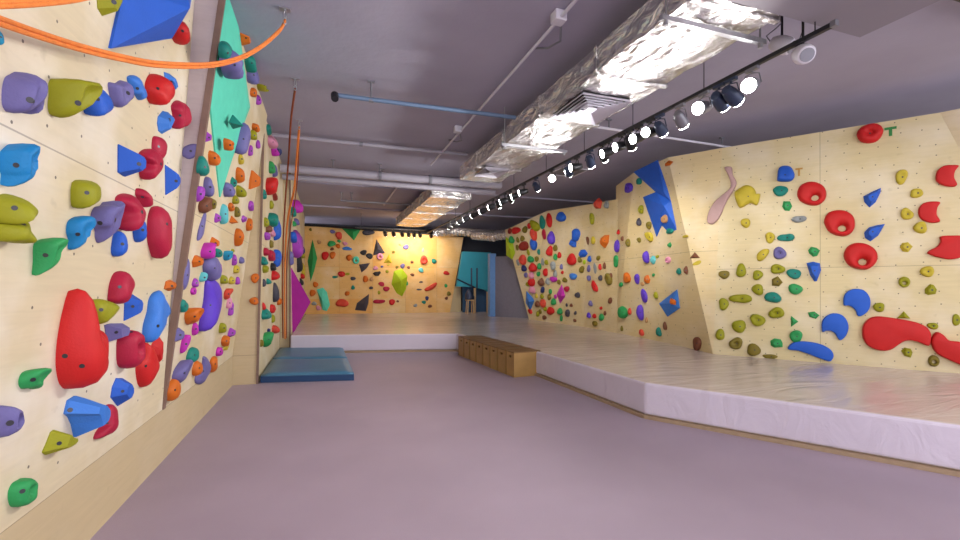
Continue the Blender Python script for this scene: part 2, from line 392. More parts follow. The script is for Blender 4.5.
def dome(outl, D, kind, rnd, ctr=None, amp=.085):
    """outl: 2D outline; returns a mesh standing on z=0 with a closed base"""
    n = len(outl)
    cx = sum(p[0] for p in outl)/n; cy = sum(p[1] for p in outl)/n
    if ctr: cx, cy = ctr
    hh = max(p[1] for p in outl)-min(p[1] for p in outl)
    prof = {'b': [(1, 0), (1.03, .2), (1.0, .45), (.88, .72), (.68, .9), (.4, .985), (.15, 1.0)],
            'j': [(1, 0), (1.04, .3), (1.0, .62), (.86, .86), (.64, .98), (.42, .93), (.2, .86)],
            'p': [(1, 0), (1.02, .35), (.95, .7), (.78, .93), (.55, 1.0), (.36, .86), (.22, .62)],
            'c': [(1, 0), (1.02, .3), (.93, .75), (.72, 1.0), (.4, .95), (.15, .9)],
            'd': [(1, 0), (1.03, .3), (.98, .6), (.82, .88), (.55, 1.0), (.3, .93), (.12, .88)],
            'f': [(1, 0), (.97, .25), (.48, 1.0)],
            'g': [(1, 0), (1.0, .12), (.52, 1.0), (.2, 1.02)]}[kind if kind in 'bjpcdfg' else 'b']
    vs = []; sd = rnd.uniform(0, 100); fl = kind in 'fg'
    for li, (s, h) in enumerate(prof):
        for i, (x, y) in enumerate(outl):
            dx, dy = (x-cx)*s, (y-cy)*s
            z = D*h
            if kind == 'j':
                z *= 1+.35*dy/(hh*.5)*s; dy += .22*D*h*(1 if dy > 0 else .2)
            elif kind in 'bc': z *= 1-.18*dy/(hh*.5+1e-6)
            if kind == 'd': z *= 1-.25*math.exp(-(dx*dx)/(hh*hh*.05+1e-6))
            if not fl and h > 0:
                k = noise.noise(Vector((dx*9/(hh*5+.1)+sd, dy*9/(hh*5+.1), z*6)))
                z += D*amp*3*k; dx *= 1+amp*k; dy *= 1+amp*k
            vs.append(Vector((cx+dx, cy+dy, max(z, 0 if h == 0 else .004))))
    fs = []
    K = len(prof)
    for l in range(K-1):
        for i in range(n):
            j = (i+1) % n
            fs.append((l*n+i, l*n+j, (l+1)*n+j, (l+1)*n+i))
    top = [(K-1)*n+i for i in range(n)]
    if fl: fs.append(tuple(top))
    else:
        c = Vector((0, 0, 0))
        for i in top: c += vs[i]
        c /= n; vs.append(c)
        for i in range(n): fs.append((top[i], top[(i+1) % n], len(vs)-1))
    fs.append(tuple(range(n))[::-1])
    return vs, fs, max(v.z for v in vs[-1:])
def flatplate(outl, D, rnd):
    n = len(outl); vs = []; fs = []
    area2 = sum(outl[i][0]*outl[(i+1) % n][1]-outl[(i+1) % n][0]*outl[i][1] for i in range(n)); sg = 1 if area2 > 0 else -1
    nr = []
    for i in range(n):
        a, b = outl[i-1], outl[(i+1) % n]; tx, ty = b[0]-a[0], b[1]-a[1]; l = math.hypot(tx, ty)+1e-9
        nr.append((-ty/l*sg, tx/l*sg))
    lv = [(0, 0), (0, .6), (.05, .82), (.14, .95), (.26, 1.0)]
    for s, h in lv:
        for (x, y), (a, b) in zip(outl, nr): vs.append(Vector((x+a*s*D, y+b*s*D, h*D)))
    for l in range(len(lv)-1):
        for i in range(n):
            j = (i+1) % n; fs.append((l*n+i, l*n+j, (l+1)*n+j, (l+1)*n+i))
    fs.append(tuple((len(lv)-1)*n+i for i in range(n))); fs.append(tuple(range(n))[::-1])
    return vs, fs, D
def place(vs, fs, key, o3, u, v, n, colour, smooth, name='climbing_hold'):
    me = mesh(vs, fs, smooth); o = link(name, me, hm(colour))
    if smooth:
        try: me.set_sharp_from_angle(angle=math.radians(55))
        except Exception: pass
    o.matrix_world = Matrix(((u.x, v.x, n.x, o3.x), (u.y, v.y, n.y, o3.y), (u.z, v.z, n.z, o3.z), (0, 0, 0, 1)))
    bpy.context.view_layer.update()
    return o
def reg(o, key, px, py, sz, colour, kind, lm=None, cat='climbing hold'):
    HOLDS.append(dict(o=o, wall=key, x=px, y=py, s=sz, c=colour, k=kind, lm=lm, cat=cat)); return o
def HO(key, cx, cy, w, h, colour, kind='b', rot=0, off=0.0, lm=None):
    rnd = random.Random(int(cx*37+cy*91))
    _, n, t = hit(key, cx, cy, off)
    u, v = frame(key, n)
    p0, _, _ = hit(key, cx, cy, off); ju, jv, jn = jac(p0+n*off, u, v, n)
    if key in ('R3', 'R1'): w *= 1.14; h *= 1.16
    Hh = h/abs(jv.y); D = min(.16, max(.03, .42*min(Hh, max(w/abs(ju.x), .5*Hh))))
    if kind == 'c': D *= .6
    W = (w-.7*D*abs(jn.x))/abs(ju.x)
    if W < .6*Hh:
        W = .6*Hh; D = min(max(.025, (w-W*abs(ju.x))/(.7*abs(jn.x)+1e-6)), .55*Hh)
    if abs(jn.x) > 3*abs(ju.x):
        Wt = min(W, 1.5*Hh); D = min(.7*Hh, max(D, (w-Wt*abs(ju.x))/(.7*abs(jn.x)))); W = Wt
    o3, _, _ = hit(key, cx, cy, off+D*.45); o3 = o3+n*(off)-n*.004
    seg = 18
    if kind == 'f': seg = rnd.choice((5, 6, 6, 7))
    if kind == 't': seg = 3
    a1, a2 = rnd.uniform(0, 6.28), rnd.uniform(0, 6.28); outl = []
    for i in range(seg):
        th = 2*math.pi*i/seg+(rnd.uniform(-.25, .25) if kind == 'f' else 0)+(math.pi/2 if kind == 't' else 0)
        rr = 1+.09*math.cos(2*th+a1)+.07*math.cos(3*th+a2)
        if kind == 'd': rr = .9+.2*math.cos(2*th)+.05*math.cos(3*th+a2)
        if kind == 'r': rr = 1
        if kind == 't': rr = 1.15
        x, y = math.cos(th)*rr*W/2, math.sin(th)*rr*Hh/2
        if rot:
            ra = math.radians(rot); x, y = x*math.cos(ra)-y*math.sin(ra), x*math.sin(ra)+y*math.cos(ra)
        outl.append((x, y))
    if kind == 't':
        vs = [Vector((x, y, 0)) for x, y in outl]+[Vector((x, y, .012)) for x, y in outl]+[Vector((0, -.1*Hh, D*1.3))]
        fs = [(0, 2, 1)]+[(i, (i+1) % 3, 3+(i+1) % 3, 3+i) for i in range(3)]+[(3+i, 3+(i+1) % 3, 6) for i in range(3)]; top = D
    elif kind == 'r': vs, fs, top = ringmesh(outl, (0, -.1*Hh), .28, D)
    else: vs, fs, top = dome(outl, D, 'f' if kind == 'f' else kind, rnd)
    o = place(vs, fs, key, o3, u, v, n, colour, kind not in 'ft')
    if max(w, h) >= 8 and kind not in 'rt': auto_bolt(o, None, cx+w*.08, cy, min(.010, .12*min(W, Hh)))
    return reg(o, key, cx, cy, (w*h)**.5, colour, kind, lm)
def ringmesh(outl, hc, hr, D):
    n = len(outl); K = 10; vs = []; fs = []
    R = sum(math.hypot(*p) for p in outl)/n
    for i, (x, y) in enumerate(outl):
        l = math.hypot(x, y); ix, iy = hc[0]+x/l*R*hr, hc[1]+y/l*R*hr
        for k in range(K+1):
            f = math.pi*k/K; s = (1-math.cos(f))/2
            vs.append(Vector((x+(ix-x)*s, y+(iy-y)*s, D*math.sin(f)**.8 if 0 < k < K else 0)))
    m = K+1
    for i in range(n):
        j = (i+1) % n
        for k in range(K): fs.append((i*m+k, j*m+k, j*m+k+1, i*m+k+1))
        fs.append((i*m+K, j*m+K, j*m, i*m))
    return vs, fs, D
def auto_bolt(o, pl, cx, cy, r_=.010):
    mi = o.matrix_world.inverted(); r = ray(cx, cy)
    ok, loc, nn, _ = o.ray_cast(mi @ CAM, (mi.to_3x3() @ r).normalized())
    if ok: add_bolt(o, loc.x, loc.y, loc.z, r_, nn)
def pts2d(key, s, off):
    """outline given in photo pixels -> 3D on the wall -> local 2D"""
    pl = [tuple(float(a) for a in p.split(',')) for p in s.split()]
    cx = sum(p[0] for p in pl)/len(pl); cy = sum(p[1] for p in pl)/len(pl)
    o3, n, t = hit(key, cx, cy, off); u, v = frame(key, n)
    res = []
    for x, y in pl:
        r = ray(x, y); dn = r.dot(n); tt = (o3+n*off-CAM).dot(n)/dn; q = CAM+r*tt-n*off-o3
        res.append((q.dot(u), q.dot(v)))
    a2 = sum(res[i][0]*res[(i+1) % len(res)][1]-res[(i+1) % len(res)][0]*res[i][1] for i in range(len(res)))
    return res, o3, n, u, v, t, cx, cy, pl
def PG(key, s, colour, kind='b', D=.10, lm=None, bolts='', off=0.0, hole=None):
    rnd = random.Random(len(s)*7+int(D*1000))
    res, o3, n, u, v, t, cx, cy, pl = pts2d(key, s, off)
    if kind != 'r' and not (kind == 'flat'): res, D = fit(res, D, n, u, v, ray(cx, cy))
    o3 = o3+n*off-n*.003
    if kind == 'flat': vs, fs, top = flatplate(crom(res, 4), D, rnd)
    elif kind == 'r':
        hx, hy, hs = hole; h3, _, _ = hit(key, hx, hy, .02); q = h3-o3
        vs, fs, top = ringmesh(crom(res, 3), (q.dot(u), q.dot(v)), hs, D)
    elif kind in 'fg': vs, fs, top = dome(res, D, kind, rnd)
    else: vs, fs, top = dome(crom(res, 3), D, kind, rnd)
    o = place(vs, fs, key, o3, u, v, n, colour, kind not in 'fg')
    wy = (max(p[0] for p in pl)-min(p[0] for p in pl)); hy = (max(p[1] for p in pl)-min(p[1] for p in pl))
    if bolts:
        bpy.context.view_layer.update()
        for bp in bolts.split():
            x, y = (float(a) for a in bp.split(','))
            r = ray(x, y); mi = o.matrix_world.inverted(); lo = mi @ CAM; ld = (mi.to_3x3() @ r).normalized()
            ok, loc, nn, _ = o.ray_cast(lo, ld)
            if ok: add_bolt(o, loc.x, loc.y, loc.z, .012, nn)
    elif kind not in 'r' and max(wy, hy) > 9 and kind != 'flat': auto_bolt(o, pl, cx, cy)
    return reg(o, key, cx, cy, (wy*hy)**.5, colour, kind, lm)
def VOL(key, s, apex, colour, D=.25, lm=None, ridge=None, off=0.0, name='climbing_volume'):
    """pyramid-like plywood volume: outline in photo px, apex px (list of one or two points)"""
    res, o3, n, u, v, t, cx, cy, pl = pts2d(key, s, off)
    o3 = o3+n*(off-.004)
    vs = [Vector((x, y, 0)) for x, y in res]+[Vector((x, y, .018)) for x, y in res]; k = len(res)
    aps = []
    for a in apex.split():
        x, y = (float(q) for q in a.split(',')); r = ray(x, y); tt = (o3+n*D-CAM).dot(n)/r.dot(n); q = CAM+r*tt-o3
        aps.append(Vector((q.dot(u), q.dot(v), D)))
    vs += aps
    fs = [tuple(range(k))[::-1]]+[(i, (i+1) % k, k+(i+1) % k, k+i) for i in range(k)]
    if len(aps) == 1: fs += [(k+i, k+(i+1) % k, 2*k) for i in range(k)]
    else:
        # each edge goes to the nearer apex; ridge faces close the gap
        near = [min((0, 1), key=lambda a: (vs[k+i]-aps[a]).length) for i in range(k)]
        for i in range(k):
            j = (i+1) % k
            if near[i] == near[j]: fs.append((k+i, k+j, 2*k+near[i]))
            else:
                fs.append((k+i, k+j, 2*k+near[j])); fs.append((k+i, 2*k+near[j], 2*k+near[i]))
    o = place(vs, fs, key, o3, u, v, n, colour, False, name)
    return reg(o, key, cx, cy, 40, colour, 'v', lm, 'climbing volume')
def LETTER(key, cx, cy, w, h, m, lm):
    o3, n, t = hit(key, cx, cy); u, v = frame(key, n); W = w*t/F0; Hh = h*t/F0; th = W*.28
    mb = MB().box((-W/2, Hh/2-th, 0), (W/2, Hh/2, .004)).box((-th/2, -Hh/2, 0), (th/2, Hh/2-th, .004))
    o = mb.build('wall_letter', m)
    o.matrix_world = Matrix(((u.x, v.x, n.x, o3.x+n.x*.001), (u.y, v.y, n.y, o3.y+n.y*.001), (u.z, v.z, n.z, o3.z), (0, 0, 0, 1)))
    tag(o, lm, 'letter')
def TAB(key, s, off=0.0):
    for row in s.strip().split(';'):
        q = row.split()
        if not q: continue
        x, y, w, h = (float(a) for a in q[:4]); k = q[5] if len(q) > 5 else 'b'; rot = float(q[6]) if len(q) > 6 else 0
        HO(key, x, y, w, h, q[4], k, rot, off)

def LOBE(s, colour, kind, D, name='side_lobe'):
    """a lobe that belongs to the hold built just before"""
    parent = HOLDS[-1]; PG(parent['wall'], s, colour, kind, D, None, '0,0'); c = HOLDS.pop()['o']
    for b in list(c.children): bpy.data.objects.remove(b)
    c.name = name; bpy.context.view_layer.update(); mw = c.matrix_world.copy()
    c.parent = parent['o']; c.matrix_parent_inverse = parent['o'].matrix_world.inverted(); c.matrix_basis = mw
# ---------------------------------------------------------------- near left wall
PG('A', '2,85 8,72 20,72 35,74 41,85 40,98 34,112 24,119 13,115 4,104', 'lavender', 'd', .13, 'large lavender double-lobed hold left of the big olive hold', '30,100')
LOBE('18,78 24,74 34,75 40,85 39,98 33,111 26,116 20,106 18,92', 'lavender', 'b', .17, 'front_lobe')
PG('A', '49,75 55,71 66,76 80,82 87,92 86,104 78,114 64,121 53,116 49,104 50,90', 'olive', 'j', .13, 'big olive-green hold high on the near left wall, overlapping a blue one', '78,103')
PG('A', '82,82 92,82 104,86 112,95 113,105 108,115 96,117 86,114 84,95', 'blue', 'b', .08, 'blue rounded hold tucked behind the big olive hold')
PG('A', '108,80 112,79 118,82 127,80 132,88 130,97 124,103 119,110 113,103 110,92', 'lavender', 'd', .07, 'small lavender hold with a horn, right of the blue rounded hold', '128,93')
PG('A', '127,74 134,72 140,77 145,88 147,100 143,105 138,98 132,95 130,86', 'sky', 'b', .06, 'knobbly light blue hold left of the bright red egg-shaped hold')
PG('A', '146,75 152,68 160,70 168,79 172,90 171,103 163,109 154,108 148,97 145,86', 'red', 'b', .12, 'bright red egg-shaped hold under the orange webbing')
PG('A', '164,68 171,71 176,82 178,92 173,97 170,85 165,76', 'sky', 'g', .05, 'slim light blue faceted hold touching the red egg-shaped hold')
PG('A', '171,102 178,97 186,101 189,112 190,124 184,131 176,131 172,126 174,115', 'crimson', 'd', .09, 'crimson two-lobed hold below the slim light blue one')
PG('A', '158,114 165,109 172,112 175,118 170,126 164,136 159,132 157,122', 'sky', 'g', .06, 'faceted light blue hold left of the crimson two-lobed hold', '170,120')
PG('A', '152,138 155,133 162,137 167,146 165,158 158,162 152,152', 'crimson', 'b', .06, 'upright crimson finger-like hold standing behind a crimson blob')
PG('A', '118,138 124,142 136,150 143,160 142,175 130,180 119,173', 'blue', 'g', .10, 'pointed faceted blue hold left of the crimson blob', '139,164')
PG('A', '138,152 145,147 155,149 163,160 158,172 150,179 143,180 140,170 143,162', 'crimson', 'b', .09, 'crimson blob right of the pointed faceted blue hold', '161,164')
PG('A', '165,161 172,167 178,176 179,184 176,190 167,196', 'blue', 'g', .07, 'blue triangular hold near the right edge of the near left wall', '176,181')
PG('A', '0,150 5,147 16,145 24,146 27,153 24,161 29,166 27,172 22,175 23,182 18,187 5,186 5,175 1,168', 'azure', 'j', .09, 'azure lumpy hold at the left picture edge under the panel seam')
PG('A', '72,180 90,180 98,184 99,192 94,201 83,206 72,206', 'olive', 'b', .08, 'square-backed olive hold alone under the diagonal panel seam')
PG('A', '-8,198 12,194 25,196 31,203 32,212 25,219 8,221 -8,221', 'olive', 'b', .12, 'upper fat olive hold at the left picture edge')
PG('A', '-8,222 8,221 22,219 30,232 31,238 24,244 10,242 -8,240', 'yellow', 'b', .10, 'yellow-green lower hold pressed against the fat olive hold', '22,224')
HOLDS[-1]['c'] = 'olive'; HOLDS[-1]['o'].data.materials[0] = hm('olive')
PG('A', '135,192 137,186 146,190 149,197 148,208 143,208 139,198', 'crimson', 'b', .07, 'crimson ear-shaped hold behind the heavy crimson hold')
PG('A', '115,200 117,193 127,192 136,195 142,203 144,212 138,220 131,229 122,230 119,222 121,212', 'crimson', 'b', .11, 'heavy crimson hold right of the three-pronged lavender hold', '142,212')
PG('A', '91,212 97,206 106,206 112,203 117,210 119,220 116,232 110,240 104,244 100,238 98,229 91,224', 'lavender', 'j', .10, 'three-pronged lavender hold right of the azure figure-shaped hold', '115,220 100,223')
PG('A', '67,222 75,218 86,218 90,226 86,232 87,238 82,240 80,247 74,250 70,248 70,240 66,232', 'azure', 'j', .07, 'azure figure-shaped hold left of the three-pronged lavender hold')
HO('A', 121, 244, 17, 23, 'blue', 'b', -15, lm='larger blue oval hold under the heavy crimson hold')
HO('A', 141.5, 230, 15, 22, 'blue', 'b', -20, lm='smaller blue oval hold between two crimson holds')
PG('A', '148,214 153,206 162,208 170,219 170,232 165,250 158,258 153,252 148,240 147,226', 'crimson', 'b', .10, 'long crimson lemon-shaped hold next to the grey return edge', '167,224')
PG('A', '33,246 38,242 48,240 58,241 60,245 56,252 54,262 48,270 38,273 33,274 34,262', 'green', 'j', .08, 'green hooked hold below the olive pair at left')
PG('A', '110,283 116,274 125,272 132,277 133,284 126,294 119,303 108,302 108,293', 'crimson', 'b', .09, 'crimson stubby hold above the olive wedge')
PG('A', '75,293 81,291 87,296 87,310 88,326 91,342 97,356 98,366 90,380 80,389 70,389 62,384 56,370 56,350 60,330 66,312', 'red', 'b', .16, 'huge red mitten-shaped hold on the near left wall', '82,366 65,356')
LOBE('87,329 96,331 105,328 108,338 104,352 97,366 90,362 86,345', 'red', 'b', .08)
PG('A', '88,302 98,299 108,300 117,304 113,311 104,319 93,325 88,318', 'olive', 'b', .08, 'olive wedge hold behind the huge red mitten')
PG('A', '124,304 128,295 137,294 142,300 140,312 134,318 124,322', 'blue', 'g', .07, 'dark blue faceted hold right of the olive wedge')
PG('A', '150,300 156,293 163,292 169,300 169,310 163,318 160,328 152,338 145,343 142,338 143,325 148,312', 'sky', 'b', .09, 'long light blue bone-shaped hold above the red V-shaped hold', '158,326')
PG('A', '104,325 112,323 129,322 130,330 126,338 115,341 108,344 106,335', 'lavender', 'g', .07, 'lavender block hold between the red mitten and crimson cup')
PG('A', '117,340 123,332 132,329 138,335 141,345 139,358 133,364 125,370 118,366 116,352', 'crimson', 'p', .10, 'crimson cup-shaped hold under the lavender block', '131,332')
PG('A', '144,342 150,346 156,358 160,366 152,378 145,389 139,387 135,375 136,365 141,355', 'red', 'b', .09, 'red V-shaped hold under the long light blue hold')
LOBE('151,346 161,332 162,348 160,364 156,368 150,358', 'red', 'g', .06)
PG('A', '18,384 22,374 32,369 46,368 46,373 41,380 40,389 30,389 22,391', 'green', 'j', .06, 'bright green curled hold left of the huge red mitten')
PG('A', '112,388 118,377 127,376 133,384 133,393 127,404 121,408 110,400', 'blue', 'g', .07, 'blue faceted cube-like hold below the crimson cup')
PG('A', '63,417 68,400 80,393 95,394 105,403 106,414 100,426 90,436 81,442 76,428 70,420', 'sky', 'g', .13, 'big blue scoop-shaped hold below the huge red mitten', '70,410')
PG('A', '106,407 113,402 120,406 119,420 111,434 102,440 93,444 95,436 103,425', 'crimson', 'b', .06, 'crimson leaf-shaped hold right of the big blue scoop')
PG('A', '-9,408 10,406 19,410 21,418 16,428 8,436 -9,442', 'lavender', 'p', .08, 'lavender pocketed hold cut by the left picture edge', '10,423')
PG('A', '54,430 58,427 66,434 76,434 77,440 70,448 57,456 46,461 41,458 47,446', 'olive', 'g', .08, 'olive fin-shaped hold at lower left of the big blue scoop')
PG('A', '8,492 14,482 22,477 30,473 37,477 35,488 33,500 24,508 13,511 8,504', 'green', 'p', .06, 'lowest green ribbed hold on the near left wall')
PG('A', '96,-12 122,-14 120,4 106,21 99,10', 'olive', 'g', .07, 'olive hold at the top edge beside the blue volume', '114,2')
HO('A', 171, 286, 12, 13, 'orange', 'f', lm='orange cube-like hold straddling the brown edge trim')
HO('A', 181, 31, 20, 20, 'red', 'b', lm='red and white hold half hidden behind the blue volume')
HO('A', 0.5, 37, 5, 13, 'cyan', 'b', lm='sliver of teal hold at the upper left picture edge')
VOL('A', '108,48 122,-14 178,-30 190,-4 170,38', '190,8', 'sky', .16, 'large blue pyramid volume at the top of the near left wall')
HOLDS[-1]['c'] = 'blue'; HOLDS[-1]['o'].data.materials[0] = hm('blue')
# ---------------------------------------------------------------- leaning left wall
HO('Bs', 190, 151, 9, 19, 'lavender', 'b', -40, lm='lavender crescent hold on the grey return beside the brown trim')
VOL('B', '226,-12 236,17 249,107 243,123 228,168 219,197 212,135 209,107 212,85 218,42', '248,107', 'mint', .06, 'tall mint-green kite volume reaching the ceiling')
HO('B', 227, 53, 12, 20, 'teal', 'b', off=.06, lm='teal half of the large round hold on the mint volume')
HO('B', 233, 65, 21, 22, 'lavender', 'b', off=.06, lm='large lavender round hold on the mint volume')
TAB('B', '''236 123 12 12 teal t;229 145 14 10 orange p''', .07)
TAB('B', '''245 38 12 12 orange f;251 63 10 14 teal b;253 75 10 14 lavender;263 85 18 13 olive d;254 93 6 8 orange;259 100 4 10 purple;214 158 10 12 orange p;242.5 139 12 28 lavender;
208.5 137.5 6 12 purple f;204 167 12 17 teal;256 128 7 8 orange p;254 135.5 8 8 olive;258.5 144.5 4 8 purple;251 151 4 10 purple;241.5 159 5 10 yellow;
200 194 8 15 purple j;209.5 187 10 18 lavender;241 176 9 13 orange;255 181 9 19 orange f;234 183 6 11 teal f;229.5 190 11 12 lavender;241 191 8 10 olive;236 200 6 8 olive;206 206 12 15 brown j;214 204 6 10 moss;
225 214 8 20 aqua;218 218 6 11 purple f;232 207 6 9 orange;238 212 6 9 moss;233.5 221 7 8 orange t;251.5 206 5 10 purple;244.5 219 5 8 purple f;250 225 6 12 orange;239.5 237 8 17 orange;215 243 9 10 orange f;209 251.5 14 14 magenta j;
219 253 9 8 teal;198.5 261.5 11 13 orange f;228 256 8 9 cyan j;233 251 5 4 olive;235 260 5 10 purple;242 260.5 7 6 lavender;213.5 268 17 25 lavender;187 275 8 28 lavender;204 277.5 8 9 aqua p;196 283 7 8 purple;194 291 6 8 magenta;
221 269 3 9 purple;224.5 280 7 8 olive;232.5 280.5 6 8 yellow;237 269.5 6 9 yellow;238 281 4 8 purple;193.5 316.5 15 15 orange j;184.5 306 10 12 teal;228 294 7 10 salmon j;229.5 303 5 10 pink;231.5 309 5 12 purple;
223.5 328 8 9 olive;195.5 329 6 12 magenta;232 333 7 9 purple f;226 341 8 10 orange;226.5 347 7 6 yellow;220 351.5 7 9 magenta;179.5 335 10 17 lavender f;185.5 344 8 18 magenta j;193.5 355 12 15 teal;198.5 368 11 15 orange;214.5 364 9 14 orange;183 373 17 23 lavender j;174 390 14 19 orange''')
PG('B', '204,356 210,358 212,366 208,376 202,384 195,385 195,377 201,373 203,364', 'lavender', 'b', .045, 'curved lavender crescent hold low on the leaning left wall')
PG('B', '205,213 208,214 205,224 201,236 197,240 198,230', 'lavender', 'b', .03, 'long thin lavender spike hanging under the brown hold')
PG('B', '205,281 214,279 221,286 223,297 221,308 214,320 205,330 198,333 200,318 204,300', 'violet', 'b', .12, 'large deep violet slab-shaped hold on the leaning left wall')
# ---------------------------------------------------------------- middle left wall and its return
TAB('Cf', '255 278 9 9 orange;254 301 9 8 orange')
TAB('C', '''269.5 130 5 9 teal;272.5 142 7 12 pink;275 151 6 9 magenta;279 150 4 10 navy;272 168 5 12 green;275 171 4 12 lavender;271.5 187 9 14 red j;275 196 4 8 darkred;265 194.5 4 9 teal;272 205 4 8 olive;273.5 220 9 12 teal;
266.5 222 4 10 olive;269 229 7 7 brown;277.5 229 6 20 blue;267.5 236 5 8 purple;273 233 4 8 pink;272 244 4 8 moss;266.5 252 6 7 crimson;272 256 6 10 crimson;277.5 258 6 15 blue;264.5 261 6 8 teal;273.5 267 5 7 black;275.5 275.5 8 9 red;
265.5 269 5 7 olive p;264.5 283 3 8 charcoal;269 281.5 6 6 teal;276 292 5 17 charcoal;279.5 301 4 8 orange;264 306 3 7 red;266 314 7 11 teal;273 309 5 8 red;273.5 319 3 8 olive;275.5 329 6 8 salmon;269 330.5 3 4 navy;268 339.5 8 12 green j;262 343 3 7 moss''')
# ---------------------------------------------------------------- far left wall
TAB('E', '''297.5 207 8 12 magenta;293.5 212 4 9 teal;298 243 8 24 purple;294 237 5 11 blue;302 250 4 8 navy;291.8 258 3 12 lavender;299.5 262 4 18 black;303.5 270 3 16 yellow;301.5 282 3 7 black''')
TAB('E', '''303 255 3 6 olive;302.5 276 3 5 red;296.5 222 4 6 lavender;294.5 224 3 5 green''')
VOL('E', '291,268 298,283 301,302 297,318 292.5,334', '310.7,302', 'magenta', .42, 'large magenta pyramid volume beside the far platform corner')
# ---------------------------------------------------------------- end wall
VOL('X', '312.6,239.5 317.3,258 314.5,270 310.7,281.7 307.6,261', '313,258', 'green', .2, 'tall green kite volume at the left of the end wall')
VOL('X', '341,227.5 361,229 354,240.5', '353,232', 'green', .2, 'green downward triangle volume under the top of the end wall')
VOL('X', '376.5,239.2 385,253 373,255.5', '378,249', 'charcoal', .2, 'dark grey upright triangle volume in the middle of the end wall')
VOL('X', '359,264.5 370,263 366.5,268.5 361.5,272.5', '364.5,267', 'charcoal', .12, 'dark grey downward wedge volume below the black crescents')
VOL('X', '369,294 368.5,303 366,311 355,310 357,303', '364,304', 'charcoal', .2, 'dark grey leaning volume at the foot of the end wall')
VOL('X', '316.8,289.5 323,287.5 327,292 330,305 327,311 322.5,310', '322,300', 'mint', .18, 'mint leaf-shaped volume at the foot of the end wall')
VOL('X', '383.5,263 392,263 389.5,253.5', '388,260', 'yellow', .12, 'pale yellow triangle volume right of the pink ring')
VOL('X', '394,271 402,268.5 407.5,276 406,289 402,296.5 396.5,293 391.5,284', '401,281', 'lime', .35, 'lime-green pointed volume on the end wall')
HO('X', 368, 232.5, 12, 5.5, 'charcoal', 'b', lm='dark oval hold along the top of the end wall')
HO('X', 342, 303, 12, 8.5, 'salmon', 'b', lm='large coral-red oval hold at the foot of the end wall')
HO('X', 379, 301.5, 11, 5.5, 'crimson', 'd', lm='crimson lip-shaped hold at the foot of the end wall')
HO('X', 424, 260, 8, 8, 'salmon', 'p', lm='round coral-red hold right of the lime volume')
PG('X', '424.5,289 430,285.5 435.5,282.5 437,284.5 433,289 426.5,291', 'salmon', 'b', .12, 'diagonal coral-red bar hold on the right of the end wall')
TAB('X', '''310.5 229.5 3 3 moss;319 242 4 4 tan;332.5 231.5 5 4 lavender;339 235.8 7 7 salmon j;331.5 243.5 8 6 green;339 241 4 3 green;338 246 5 4.5 orange;332 249 4 3 brown;345 243.5 5 4 pink;347 248.5 9 4 sky c;325 255.5 7.5 8 red;
332.5 255 6 7 orange;349 257.5 6 6 orange;356 260 7 8 mint r;363.5 252.5 7 5 black c;369.5 256 7 5.5 black c;380 256.5 7 7 pink r;375.5 268 5 4 pink;377 273.5 8 5.5 black f;341.5 274 7 6 red;335 277 6 2.5 teal c;347.5 274 5 2.5 olive c;
353 278.5 5 4 charcoal;365.5 279 6 6 orange;371.7 279 4 4 tan;315.5 284.5 5 6 orange;312.5 292.8 6 7 orange;347 293.5 6 5 orange f;353 287.5 4 4 teal;371 287.8 4 3 charcoal;381.5 284 6 4.5 crimson c;386.3 288.8 7 4.5 crimson;392 302 6.5 5.5 red;
397.8 301.3 2.5 2.5 brown;318.5 308 5 5 pink;314 303.5 5 4 grey;406 247 6 5 lavender p;434 261 5 5 teal;421 270 5 5 aqua;402.5 266 5 4.5 lavender;397 267 3 3 moss;393.5 252 3 3 moss;412 262 3 3 brown;412.5 274.7 4 3 brown;
408.5 267.5 3 3 brown;446.5 273 6 4 red;423 250 2 4 grey;400 244.5 3 2.5 tan;421 282 4 1.8 charcoal c;419 289.5 5 1.8 charcoal c;446 285.7 3 4 green;448.8 293.7 4.5 4 moss;446.5 298.2 3.5 3 brown;427 298.3 4 4 navy;424 302.2 4 3.5 teal;
430 306.2 4.5 3 brown;415.5 305.5 4 3 grey;387 271.5 3 3 olive;379 292.5 2.5 4 olive;388.5 264.5 3 2 yellow;407 283.5 2 4 green;382 266.5 3 2 lavender''')
